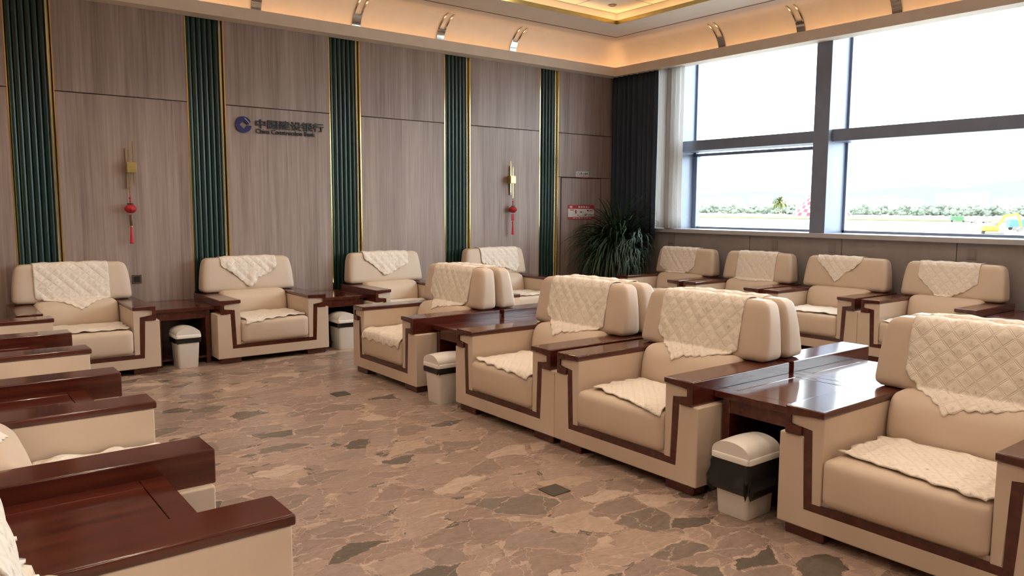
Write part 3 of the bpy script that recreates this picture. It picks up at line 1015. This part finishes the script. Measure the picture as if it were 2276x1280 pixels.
for i in range(3):
    xm = (xs_back[i] + xs_back[i + 1]) / 2
    table(xm, YB, 0, 1.6774 - 2 * HWW - 0.003, 'dark mahogany side table against the wood panel wall, ' + tl[i])
tl = ['nearest the wood panel wall', 'second from the wood panel wall', 'third from the wood panel wall']
for i in range(3):
    y = yl - (i + 1) * 1.6852 + 0.5925 / 2
    table(XLROW, y, PI / 2, 0.5925 - 0.003, 'mahogany side table with framed top in the left row, ' + tl[i])
for (a, b, t, t2) in ((0, 1, 'nearer the panel wall', 'nearer the panel wall'), (2, 3, 'behind the bin with the deep bag', 'farther from the panel wall')):
    ya = yc[a] - 2 * HWW; yb_ = yc[b]
    table(XC, (ya + yb_) / 2, -PI / 2, ya - yb_ - 0.003, 'middle row mahogany side table facing the stone floor, ' + t)
    table(XC + 2 * DEP + 0.03, (ya + yb_) / 2, PI / 2, ya - yb_ - 0.003, 'middle row mahogany side table on the window side, ' + t2)
yr_end = -1.102 - 3 * 1.157 - 2 * HWW
table(XR, yr_end - 0.29, -PI / 2, 0.56, 'dark mahogany side table at the end of the chairs under the windows')

# ------------------------------------------------------------------ swing-lid bins
def bin_meshes():
    def loft(levels, rc, name, seg=4, cap=True):
        bm = bmesh.new(); rows = []
        for (hx, hy, z, wob) in levels:
            row = []
            for cxs, cys, a0 in ((1, 1, 0), (-1, 1, PI / 2), (-1, -1, PI), (1, -1, 1.5 * PI)):
                for k in range(seg + 1):
                    a = a0 + PI / 2 * k / seg
                    wx = wob * math.sin(a * 9 + z * 50)
                    row.append(bm.verts.new((cxs * (hx - rc) + (rc + wx) * math.cos(a), cys * (hy - rc) + (rc + wx) * math.sin(a), z + wob * 1.5 * math.sin(a * 6))))
            rows.append(row)
        n = len(rows[0])
        for A, B in zip(rows[:-1], rows[1:]):
            for i in range(n):
                j = (i + 1) % n
                bm.faces.new((A[i], A[j], B[j], B[i]))
        if cap:
            bm.faces.new(rows[0][::-1]); bm.faces.new(rows[-1])
        return fin(bm, name, True, 0.8)
    body = loft([(0.088, 0.108, 0.0, 0), (0.090, 0.110, 0.006, 0), (0.104, 0.128, 0.285, 0), (0.104, 0.128, 0.29, 0)], 0.022, 'body')
    bag = loft([(0.113, 0.137, 0.20, 0.006), (0.116, 0.140, 0.235, 0.004), (0.117, 0.141, 0.28, 0.002), (0.114, 0.138, 0.298, 0.0), (0.10, 0.12, 0.30, 0)], 0.026, 'bag')
    bag2 = loft([(0.113, 0.137, 0.245, 0.005), (0.117, 0.141, 0.27, 0.003), (0.114, 0.138, 0.298, 0.0), (0.10, 0.12, 0.30, 0)], 0.026, 'bag')
    bagbig = loft([(0.128, 0.152, 0.135, 0.016), (0.134, 0.158, 0.17, 0.013), (0.128, 0.152, 0.21, 0.010), (0.121, 0.146, 0.26, 0.005), (0.114, 0.138, 0.298, 0.0), (0.10, 0.12, 0.30, 0)], 0.028, 'bag')
    rim = loft([(0.112, 0.136, 0.290, 0), (0.118, 0.142, 0.294, 0), (0.118, 0.142, 0.318, 0), (0.113, 0.137, 0.324, 0)], 0.026, 'lid_rim')
    # arched lid: arc across x, slightly crowned along y
    bm = bmesh.new()
    rows = []
    nx, ny = 14, 8
    for j in range(ny + 1):
        t = -1 + 2 * j / ny
        y = t * 0.134
        h = 0.078 * (1 - 0.10 * t * t)
        row = []
        for i in range(nx + 1):
            a = PI * i / nx
            row.append(bm.verts.new((-math.cos(a) * 0.112, y, 0.319 + h * math.sin(a) ** 0.8)))
        rows.append(row)
    for A, B in zip(rows[:-1], rows[1:]):
        for i in range(nx):
            bm.faces.new((A[i], A[i + 1], B[i + 1], B[i]))
    bm.faces.new(rows[0][::-1]); bm.faces.new(rows[-1])
    lid = fin(bm, 'lid', True, 0.8)
    flap = box(-0.075, 0.075, -0.06, 0.06, 0.388, 0.399, 0.004, 2, 'flap')
    return body, bag, bag2, bagbig, rim, lid, flap
BB = bin_meshes()
def waste_bin(x, y, rz, label, bag=1):
    r = empty('waste_bin', (x, y, 0), rz)
    obj('body', BB[0], 'whiteplastic', r)
    obj('bag_liner', BB[bag], 'black', r)
    l = obj('lid_rim', BB[4], 'whiteplastic', r)
    obj('lid', BB[5], 'whiteplastic', r)
    tag(r, label, 'waste bin', 'white waste bins with arched lids')
waste_bin(-6.622, -0.80, 0, 'white bin with arched lid beside the armchair under the wall lamp', 2)
waste_bin(-4.965, -0.79, 0, 'white bin with arched lid between the blue emblem chair and the next armchair', 2)
waste_bin(-5.335, -3.44, -PI / 2, 'white bin with black bag between first and second middle row armchairs', 2)
waste_bin(-5.335, -6.27, -PI / 2, 'white bin with deep black bag before the glossy side table of the middle row', 3)

# ------------------------------------------------------------------ floor plates
for x, y, a, l in ((-5.915, -2.742, 0.35, 'small square floor plate nearer the wood panel wall'), (-5.926, -5.462, 0.25, 'small square floor plate before the third middle row armchair')):
    o = obj('floor_plate', box(-0.065, 0.065, -0.065, 0.065, 0, 0.006, 0.002, 1), 'slate'); o.location = (x, y, 0); o.rotation_euler = (0, 0, 0)
    obj('cover_disc', box(-0.052, 0.052, -0.052, 0.052, 0.005, 0.0075, 0.001, 1), 'slate', o)
    tag(o, l, 'floor plate')

# ------------------------------------------------------------------ wall lamps with lantern charms
def sconce(x, label, flip, lantern_label):
    r = empty('wall_lamp', (x, 0, 1.93))
    f = -1 if flip else 1
    obj('box_shade', box(-0.044, 0.044, -0.105, -0.022, -0.052, 0.052, 0.003, 1), 'brass', r, True)
    obj('wall_plate', box(-0.03, 0.03, -0.024, 0.002, -0.045, 0.045, 0.002, 1), 'brass', r)
    obj('acrylic_strip', box(-0.022 * f - 0.014, -0.022 * f + 0.026, -0.02, -0.012, -0.21, 0.19, 0.001, 1), 'acrylic', r)
    obj('rod', box(f * 0.022 - 0.005, f * 0.022 + 0.005, -0.072, -0.062, -0.175, 0.26, 0.001, 1), 'gold', r)
    obj('rod', box(-f * 0.022 - 0.005, -f * 0.022 + 0.005, -0.072, -0.062, -0.255, 0.175, 0.001, 1), 'gold', r)
    tag(r, label, 'wall lamp', 'brass wall lamps')
    h = empty('lantern_charm', (x - f * 0.022, -0.067, 1.675))
    obj('cord', tube([(0, 0, 0.0), (0.002, 0, -0.05), (0, 0, -0.115)], 0.004), 'redsilk', h)
    bm = bmesh.new(); add_lathe(bm, [(0.004, -0.062), (0.012, -0.055), (0.012, -0.045), (0.004, -0.038)], 10)
    add_lathe(bm, [(0.003, -0.088), (0.010, -0.082), (0.010, -0.074), (0.003, -0.068)], 10)
    obj('bead', fin(bm, 'bead'), 'red', h)
    bm = bmesh.new()
    prof = [(0.018 + 0.036 * math.sin(PI * k / 10) ** 0.7, -0.115 - 0.085 * k / 10) for k in range(11)]
    rings = []
    for rr_, z in prof:
        rings.append([bm.verts.new(((rr_ * (1 + 0.07 * math.cos(8 * a))) * math.cos(a), (rr_ * (1 + 0.07 * math.cos(8 * a))) * math.sin(a), z)) for a in [2 * PI * k / 32 for k in range(32)]])
    for A, B in zip(rings[:-1], rings[1:]):
        for i in range(32):
            j = (i + 1) % 32
            bm.faces.new((A[i], A[j], B[j], B[i]))
    bm.faces.new(rings[0]); bm.faces.new(rings[-1][::-1])
    obj('lantern', fin(bm, 'lantern', True, 1.2), 'red', h)
    obj('lantern_cap', lathe([(0.03, -0.112), (0.032, -0.104), (0.014, -0.098)], 12), 'bronze', h)
    kn = obj('knot_plaque', box(-0.022, 0.022, -0.008, 0.008, -0.315, -0.215, 0.007, 2) if flip else box(-0.014, 0.014, -0.008, 0.008, -0.325, -0.215, 0.005, 2), 'red' if flip else 'bronze', h)
    obj('gold_ring', lathe([(0.008, -0.345), (0.018, -0.338), (0.018, -0.330), (0.008, -0.322)], 10), 'gold', kn)
    obj('tassel', lathe([(0.006, -0.335), (0.011, -0.35), (0.010, -0.37), (0.020, -0.50), (0.016, -0.505)], 12), 'redsilk', h)
    tag(h, lantern_label, 'ornament', 'red lantern charms')
sconce(-6.880, 'brass box wall lamp on the panel above the dark socket plate', False, 'red paper lantern charm with tassel hanging above the dark socket plate')
sconce(-2.052, 'brass box wall lamp on the panel closest to the wooden door', True, 'red paper lantern charm with tassel on the panel closest to the door')

# ------------------------------------------------------------------ emblem and lettering
def text_mesh(body, size, offs, depth, name, spacing=1.0):
    cu = bpy.data.curves.new(name, 'FONT')
    cu.body = body; cu.size = size; cu.extrude = depth; cu.offset = offs; cu.space_character = spacing
    o = bpy.data.objects.new(name, cu); COL.objects.link(o)
    dg = bpy.context.evaluated_depsgraph_get()
    me = bpy.data.meshes.new_from_object(o.evaluated_get(dg))
    bpy.data.objects.remove(o)
    return me
def fit_text(me, x0, x1, z0, z1, y):
    xs = [v.co.x for v in me.vertices]; zs = [v.co.y for v in me.vertices]
    if not xs: return me
    a, b, c, d = min(xs), max(xs), min(zs), max(zs)
    for v in me.vertices:
        x, yy, z = v.co
        v.co = (x0 + (x - a) / (b - a) * (x1 - x0), y - z, z0 + (yy - c) / (d - c) * (z1 - z0))
    return me
sg = empty('wall_sign', (-5.30, -0.001, 2.43))
cx, cz, R = -0.423, 0.006, 0.0885
def ep(px, py):      # emblem drawn on a 137-unit radius
    return (cx + (px - 455) / 137 * R, cz - (py - 428) / 137 * R)
poly = []
a0, a1 = math.radians(23), math.radians(355)
for k in range(49):
    a = a0 + (a1 - a0) * k / 48
    poly.append((cx + R * math.cos(a), cz + R * math.sin(a)))
poly += [ep(512, 440), ep(457, 497), ep(388, 430), ep(455, 366), ep(515, 424), ep(537, 424)]
em = obj('emblem', prism(poly, -0.016, 0.0, 0, 1, 'emblem'), 'blue', sg)
l0, l1 = ep(478, 318), ep(556, 396)
dx, dz = l1[0] - l0[0], l1[1] - l0[1]; L = math.hypot(dx, dz); nx_, nz_ = -dz / L * 0.0022, dx / L * 0.0022
obj('slash', prism([(l0[0] - nx_, l0[1] - nz_), (l1[0] - nx_, l1[1] - nz_), (l1[0] + nx_, l1[1] + nz_), (l0[0] + nx_, l0[1] + nz_)], -0.0175, -0.015, 0, 1, 'slash'), 'paper', em)
me = fit_text(text_mesh('\u4e2d\u56fd\u5efa\u8bbe\u94f6\u884c', 0.13, 0.0022, 0.006, 'chinese_lettering'), -0.288, 0.510, -0.022, 0.078, -0.008)
obj('chinese_lettering', me, 'ink', sg)
me = fit_text(text_mesh('China Construction Bank', 0.06, 0.0004, 0.005, 'english_lettering'), -0.286, 0.405, -0.078, -0.027, -0.007)
obj('english_lettering', me, 'ink', sg)
tag(sg, 'dark blue round emblem with black Chinese and English lettering on wood panel', 'sign')

# ------------------------------------------------------------------ door signs
s = obj('no_smoking_sign', box(-0.125, 0.125, -0.004, 0.0, -0.045, 0.045), 'paper'); s.location = (-0.661, -0.001, 2.041)
bm = bmesh.new()
ring = [(0.030 * math.cos(2 * PI * k / 24), 0.030 * math.sin(2 * PI * k / 24)) for k in range(24)]
a_ = [bm.verts.new((-0.085 + x, -0.0055, 0.004 + z)) for x, z in ring]; b_ = [bm.verts.new((-0.085 + x * 0.74, -0.0055, 0.004 + z * 0.74)) for x, z in ring]
for i in range(24):
    j = (i + 1) % 24
    bm.faces.new((a_[i], a_[j], b_[j], b_[i]))
add_box(bm, -0.100, -0.070, -0.006, -0.0045, 0.001, 0.007)
obj('symbol', fin(bm, 'symbol', False), 'ink', s)
obj('lettering', fit_text(text_mesh('\u7981\u6b62\u5438\u70df', 0.05, 0.0006, 0.0008, 'lettering'), -0.045, 0.115, -0.008, 0.036, -0.005), 'ink', s)
obj('lettering', fit_text(text_mesh('NO SMOKING', 0.03, 0.0003, 0.0008, 'lettering'), -0.045, 0.115, -0.030, -0.013, -0.005), 'ink', s)
obj('red_band', box(-0.125, 0.125, -0.0055, -0.001, -0.046, -0.034), 'signred', s)
tag(s, 'small white no smoking sign above the wooden door', 'sign')
p = obj('door_poster', box(-0.265, 0.265, -0.004, 0.0, -0.105, 0.105), 'paper'); p.location = (-0.667, 0.007, 1.482)
obj('red_band', box(-0.266, 0.266, -0.0055, -0.001, 0.050, 0.106), 'signred', p)
obj('red_band', box(-0.266, 0.266, -0.0055, -0.001, -0.106, -0.072), 'signred', p)
rnd = random.Random(4)
bm = bmesh.new()
for k, (u, w_) in enumerate(((-0.235, 0.05), (-0.06, 0.03), (-0.01, 0.03), (0.04, 0.03), (0.09, 0.03), (0.14, 0.03))):
    add_box(bm, u, u + w_, -0.0065, -0.005, 0.066, 0.090)
for k in range(7):
    u = -0.17 + k * 0.055
    add_box(bm, u, u + 0.035, -0.0065, -0.005, -0.095, -0.083)
obj('pale_print', fin(bm, 'pale_print', False), 'paper', p)
bm = bmesh.new()
for (u, z, a, b) in ((-0.23, 0.025, 0.075, 0.012), (-0.125, -0.022, 0.026, 0.055), (-0.02, -0.01, 0.03, 0.02), (0.12, 0.012, 0.03, 0.024), (0.16, 0.014, 0.07, 0.012), (-0.08, -0.05, 0.03, 0.01), (0.06, -0.05, 0.05, 0.012)):
    add_box(bm, u, u + a, -0.0065, -0.003, z, z + b)
obj('dark_print', fin(bm, 'dark_print', False), 'signred', p)
tag(p, 'red and white printed notice fixed on the wooden door', 'notice')

# wall sockets
o = obj('wall_socket', box(-0.045, 0.045, -0.008, 0.0, -0.045, 0.045, 0.002, 1), 'socket'); o.location = (-6.86, 0.0, 0.80)
obj('socket_face', box(-0.03, 0.03, -0.010, -0.006, -0.03, 0.03, 0.001, 1), 'ink', o)
tag(o, 'dark square socket plate on the wood panel under the lantern charm', 'socket')
for y, l in ((-1.18, 'beside the potted plant'), (-2.887, 'between second and third armchairs'), (-3.66, 'behind the third armchair'), (-5.20, 'behind the last armchair')):
    o = obj('wall_socket', box(-0.006, 0.0, -0.045, 0.045, -0.055, 0.055, 0.002, 1), 'sockg'); o.location = (0.0, y, 1.09)
    obj('socket_face', box(-0.008, -0.004, -0.03, 0.03, -0.035, 0.035, 0.001, 1), 'sockg', o)
    tag(o, 'grey socket plate below the window ledge, ' + l, 'socket')

# ------------------------------------------------------------------ potted plant
pr_ = empty('potted_plant', (-0.46, -0.60, 0))
obj('pot', lathe([(0.15, 0.0), (0.17, 0.02), (0.23, 0.42), (0.245, 0.44), (0.245, 0.47), (0.215, 0.47), (0.205, 0.43)], 28), 'pot', pr_)
obj('soil', lathe([(0.20, 0.40), (0.20, 0.43)], 24), 'soil', pr_)
bm = bmesh.new()
add_tube(bm, [(0.03, 0.0, 0.42), (0.02, 0.01, 0.7), (0.0, 0.0, 0.98)], [0.035, 0.03, 0.025], 8)
add_tube(bm, [(-0.06, 0.03, 0.42), (-0.1, 0.02, 0.7), (-0.12, 0.0, 0.88)], [0.03, 0.025, 0.02], 8)
obj('trunk', fin(bm, 'trunk'), 'bark', pr_)
bm = bmesh.new()
rnd = random.Random(11)
for k in range(620):
    head = Vector((0.0, 0.0, 0.98)) if rnd.random() < 0.6 else Vector((-0.12, 0, 0.88))
    az = rnd.uniform(0, 2 * PI)
    el = rnd.uniform(0.35, 1.45) if rnd.random() < 0.75 else rnd.uniform(-0.2, 0.4)
    ln = rnd.uniform(0.6, 1.05)
    hd = Vector((math.cos(az), math.sin(az), 0))
    side = Vector((-math.sin(az), math.cos(az), 0))
    p_ = head + Vector((rnd.uniform(-.04, .04), rnd.uniform(-.04, .04), rnd.uniform(-.12, .06)))
    n = 8
    a = el
    prevv = None
    w0 = rnd.uniform(0.008, 0.014)
    droop = rnd.uniform(1.9, 2.9) * (0.65 if el > 1.2 else 1)
    for i in range(n + 1):
        t = i / n
        w = w0 * (1 - t) ** 0.6 * (0.6 + 0.8 * min(1, t * 4)) + 0.0008
        q = p_.copy()
        q.x = min(q.x, 0.335); q.y = min(q.y, 0.57)
        if q.x > -0.55: q.y = max(q.y, -0.49)
        cur = (bm.verts.new(q + side * w + Vector((0, 0, 0.0))), bm.verts.new(q + Vector((0, 0, -w * 0.5))), bm.verts.new(q - side * w))
        if prevv:
            bm.faces.new((prevv[0], prevv[1], cur[1], cur[0])); bm.faces.new((prevv[1], prevv[2], cur[2], cur[1]))
        prevv = cur
        p_ = p_ + (hd * math.cos(a) + Vector((0, 0, math.sin(a)))) * (ln / n)
        a = max(-1.35, a - droop / n * (0.5 + 1.0 * t))
o = obj('foliage', fin(bm, 'foliage', True, 3.0), 'leaf', pr_); o['kind'] = 'stuff'
tag(pr_, 'large dark green potted plant with long drooping blade leaves in the corner', 'plant')

# ------------------------------------------------------------------ outside: apron, grass strip, trees, houses, hills
GZ = -4.2
def at_ground(px, py, z=GZ):
    d = FWD + RGT * ((px - 1138) / 1704.24) + UPV * ((640 - py) / 1704.24)
    t = (z - CAM.z) / d.z
    return CAM + d * t
def at_dist(px, py, dist):
    d = FWD + RGT * ((px - 1138) / 1704.24) + UPV * ((640 - py) / 1704.24)
    return CAM + d.normalized() * dist
g = obj('ground', box(1.5, 9000, -6000, 9000, GZ - 2, GZ), 'ground'); tag(g, kind='structure')
gs = obj('grass_verge', box(-30, 30, -700, 700, GZ, GZ + 0.25), 'grass')
gs.location = (395, 100, 0); gs.rotation_euler = (0, 0, 0.0); tag(gs, 'long strip of dry grass across the airfield', 'grass', kind='stuff')
def ridge(name, dist, h0, seed, y0, y1, label, base=0.0):
    rnd = random.Random(seed)
    bm = bmesh.new()
    n = 120
    ph = [rnd.uniform(0, 6.28) for _ in range(6)]
    rows = []
    for j in range(9):
        t = j / 8
        row = []
        for i in range(n + 1):
            s = i / n
            y = y0 + (y1 - y0) * s
            prof_ = 0.55 + 0.22 * math.sin(s * 9 + ph[0]) + 0.13 * math.sin(s * 23 + ph[1]) + 0.06 * math.sin(s * 51 + ph[2]) + 0.03 * math.sin(s * 110 + ph[3])
            z = GZ + h0 * prof_ * math.sin(t * PI / 2) ** 1.3 * (1 + 0.12 * math.sin(s * 40 + t * 7 + ph[4]))
            row.append(bm.verts.new((dist + t * dist * 0.35, y, z)))
        rows.append(row)
    for A, B in zip(rows[:-1], rows[1:]):
        for i in range(n):
            bm.faces.new((A[i], A[i + 1], B[i + 1], B[i]))
    o = obj(name, fin(bm, name), 'hill'); tag(o, label, 'hill')
    return o
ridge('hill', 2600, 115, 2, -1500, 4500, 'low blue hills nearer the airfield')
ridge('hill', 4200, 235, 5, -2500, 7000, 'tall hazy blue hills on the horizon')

t_ = (1 + 5 ** 0.5) / 2
ICO_V = [Vector(p).normalized() for p in ((-1, t_, 0), (1, t_, 0), (-1, -t_, 0), (1, -t_, 0), (0, -1, t_), (0, 1, t_), (0, -1, -t_), (0, 1, -t_), (t_, 0, -1), (t_, 0, 1), (-t_, 0, -1), (-t_, 0, 1))]
ICO_F = [(0, 11, 5), (0, 5, 1), (0, 1, 7), (0, 7, 10), (0, 10, 11), (1, 5, 9), (5, 11, 4), (11, 10, 2), (10, 7, 6), (7, 1, 8), (3, 9, 4), (3, 4, 2), (3, 2, 6), (3, 6, 8), (3, 8, 9), (4, 9, 5), (2, 4, 11), (6, 2, 10), (8, 6, 7), (9, 8, 1)]
tv, tf = [], []
rnd = random.Random(3)
for k in range(800):
    y = -250 + 950 * k / 800 + rnd.uniform(-3, 3)
    x = 640 + rnd.uniform(0, 160); h = rnd.uniform(4, 12); w = rnd.uniform(3, 8)
    for q in range(7):
        r = w * rnd.uniform(0.20, 0.40)
        c = Vector((x + rnd.uniform(-.4, .4) * w, y + rnd.uniform(-.4, .4) * w, GZ + h * rnd.uniform(0.15, 0.8)))
        n0 = len(tv)
        tv += [tuple(c + v * r * rnd.uniform(0.8, 1.2)) for v in ICO_V]
        tf += [(a + n0, b + n0, d + n0) for a, b, d in ICO_F]
tme = bpy.data.meshes.new('tree_belt'); tme.from_pydata(tv, [], tf)
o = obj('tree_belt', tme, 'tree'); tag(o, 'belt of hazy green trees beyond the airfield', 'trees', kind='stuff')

def palm(px, py, hpx, label):
    b = at_ground(px, py)
    h = hpx / 1704.24 * (b - CAM).length
    r = empty('palm_tree', b)
    obj('trunk', tube([(0, 0, 0), (0, 0.02 * h, h * 0.3), (0, 0, h * 0.55)], [h * 0.03, h * 0.025, h * 0.02], 7), 'bark', r)
    bm = bmesh.new(); rn = random.Random(8)
    for k in range(60):
        az = rn.uniform(0, 2 * PI); a = rn.uniform(0.0, 1.35); ln = h * rn.uniform(0.42, 0.56)
        p_ = Vector((0, 0, h * 0.52)); hd = Vector((math.cos(az), math.sin(az), 0)); sd = Vector((-math.sin(az), math.cos(az), 0))
        pv = None
        for i in range(7):
            w = h * 0.035 * math.sin(PI * (i + 0.4) / 7)
            cur = (bm.verts.new(p_ + sd * w), bm.verts.new(p_ - sd * w))
            if pv: bm.faces.new((pv[0], pv[1], cur[1], cur[0]))
            pv = cur
            p_ = p_ + (hd * math.cos(a) + Vector((0, 0, math.sin(a)))) * ln / 6
            a -= 0.28
    f = obj('fronds', fin(bm, 'fronds'), 'palm', r); f['kind'] = 'stuff'
    tag(r, label, 'palm tree')
palm(1733, 478, 48, 'yellow green palm tree standing left of the red checkered dome')

# red and white checkered dome
c = at_ground(1826, 480); D_ = (c - CAM).length
Rr = 58 / 1704.24 * D_; Hh = 66 / 1704.24 * D_
ck = empty('checkered_dome', c)
for parity, mat, nm in ((0, 'checkr', 'red_squares'), (1, 'checkw', 'white_squares')):
    bm = bmesh.new(); na, nz = 32, 9
    def P(i, j):
        t = j / nz
        r = Rr * (1 - 0.86 * t ** 1.15); a = 2 * PI * i / na
        return (r * math.cos(a), r * math.sin(a), Hh * t)
    for i in range(na):
        for j in range(nz):
            if (i + j) % 2 == parity:
                bm.faces.new([bm.verts.new(P(*q)) for q in ((i, j), (i + 1, j), (i + 1, j + 1), (i, j + 1))])
    if parity: bm.faces.new([bm.verts.new(P(i, nz)) for i in range(na)])
    obj(nm, fin(bm, nm, False), mat, ck)
tag(ck, 'red and white checkered dome on the airfield beyond the window column', 'dome')

# low white houses
rnd = random.Random(21)
hs = [(1575, 452, 60, 12), (1625, 449, 46, 10), (1690, 446, 60, 12), (1755, 450, 40, 9), (1900, 452, 70, 14), (1965, 449, 50, 16), (2020, 452, 44, 10), (2135, 448, 120, 22), (2245, 452, 60, 12)]
for k, (px, py, w, h) in enumerate(hs):
    d = 1250 + 60 * (k % 3)
    c = at_dist(px, 470, d); c.z = GZ
    W_ = w / 1704.24 * d; top = (462 - py + h * 0.5) / 1704.24 * d + 5.7
    r = empty('white_house', c, 0.9)
    obj('wall', box(-W_ / 2, W_ / 2, -12, 12, 0, top), 'wallw', r)
    obj('roof', prism([(-W_ / 2 - 1, top), (W_ / 2 + 1, top), (W_ / 2 - 3, top + 4), (-W_ / 2 + 3, top + 4)], -13, 13), 'roofc', r)
    bm = bmesh.new()
    for i in range(max(3, int(W_ / 8))):
        u = -W_ / 2 + 4 + i * (W_ - 8) / max(2, int(W_ / 8) - 1)
        add_box(bm, u - 1, u + 1, -12.2, -11.8, top * 0.55, top * 0.75)
    w_ = obj('window', fin(bm, 'window', False), 'roofc', r); w_['kind'] = 'stuff'
    tag(r, 'low white house in front of the hazy hills', 'house', 'white houses below the hills')

bm = bmesh.new(); rnd = random.Random(77)
for k in range(260):
    x = rnd.uniform(1500, 2590); y = rnd.uniform(0.10, 0.85) * x
    w_ = rnd.uniform(6, 22); h_ = rnd.uniform(5, 16)
    add_box(bm, x - w_ / 3, x + w_ / 3, y - w_, y + w_, GZ, GZ + h_ + (x - 1400) * rnd.uniform(0.0, 0.012))
o = obj('distant_village', fin(bm, 'distant_village', False), 'wallw'); tag(o, 'scatter of tiny white houses at the foot of the hills', 'houses', kind='stuff')

# excavator and small machines on the apron
def excavator(px, py, hpx, label):
    b = at_ground(px, py); h = hpx / 1704.24 * (b - CAM).length
    r = empty('excavator', b, 0.9)
    u = h / 5.0
    bm = bmesh.new()
    for s_ in (-1, 1): add_box(bm, -2.0 * u, 2.0 * u, s_ * 1.2 * u - 0.35 * u, s_ * 1.2 * u + 0.35 * u, 0, 0.9 * u, 0.25 * u, 2)
    obj('tracks', fin(bm, 'tracks'), 'excavd', r)
    obj('body', box(-2.2 * u, 0.9 * u, -1.4 * u, 1.4 * u, 0.9 * u, 2.2 * u, 0.12 * u, 2), 'excav', r)
    obj('cab', box(0.1 * u, 1.5 * u, 0.1 * u, 1.4 * u, 1.0 * u, 3.0 * u, 0.12 * u, 2), 'excavd', r)
    obj('boom', prism([(0.6 * u, 1.8 * u), (1.1 * u, 1.7 * u), (2.6 * u, 4.1 * u), (5.2 * u, 4.7 * u), (5.1 * u, 5.1 * u), (2.2 * u, 4.7 * u)], -0.25 * u, 0.25 * u), 'excav', r)
    obj('stick', prism([(4.9 * u, 5.1 * u), (5.4 * u, 4.9 * u), (6.3 * u, 1.9 * u), (5.9 * u, 1.8 * u)], -0.2 * u, 0.2 * u), 'excav', r)
    obj('bucket', prism([(5.7 * u, 2.0 * u), (6.5 * u, 1.9 * u), (6.3 * u, 1.0 * u), (5.4 * u, 0.7 * u), (5.2 * u, 1.4 * u)], -0.5 * u, 0.5 * u), 'excavd', r)
    r.rotation_euler = (0, 0, -0.85)
    tag(r, label, 'excavator')
excavator(2205, 522, 40, 'yellow excavator with raised boom on the pale apron')
def truck(px, py, hpx, mat, label):
    b = at_ground(px, py); h = hpx / 1704.24 * (b - CAM).length
    r = empty('truck', b, -0.85)
    obj('cargo_box', box(-1.3 * h, 0.5 * h, -0.45 * h, 0.45 * h, 0.25 * h, 1.0 * h, 0.04 * h, 1), mat, r)
    obj('cab', box(0.55 * h, 1.2 * h, -0.42 * h, 0.42 * h, 0.22 * h, 0.85 * h, 0.06 * h, 1), 'wallw', r)
    for xx in (-0.9, 0.8):
        for yy in (-0.45, 0.45):
            bm = bmesh.new(); add_tube(bm, [(xx * h, (yy - 0.06) * h, 0.2 * h), (xx * h, (yy + 0.06) * h, 0.2 * h)], 0.2 * h, 12)
            obj('wheel', fin(bm, 'wheel'), 'excavd', r)
    tag(r, label, 'truck')
truck(2132, 494, 12, 'leafyg', 'small green truck parked far out on the apron')
truck(2176, 496, 12, 'checkw', 'small white truck parked beyond the excavator')
truck(2274, 512, 20, 'teal', 'teal truck standing right of the yellow excavator')
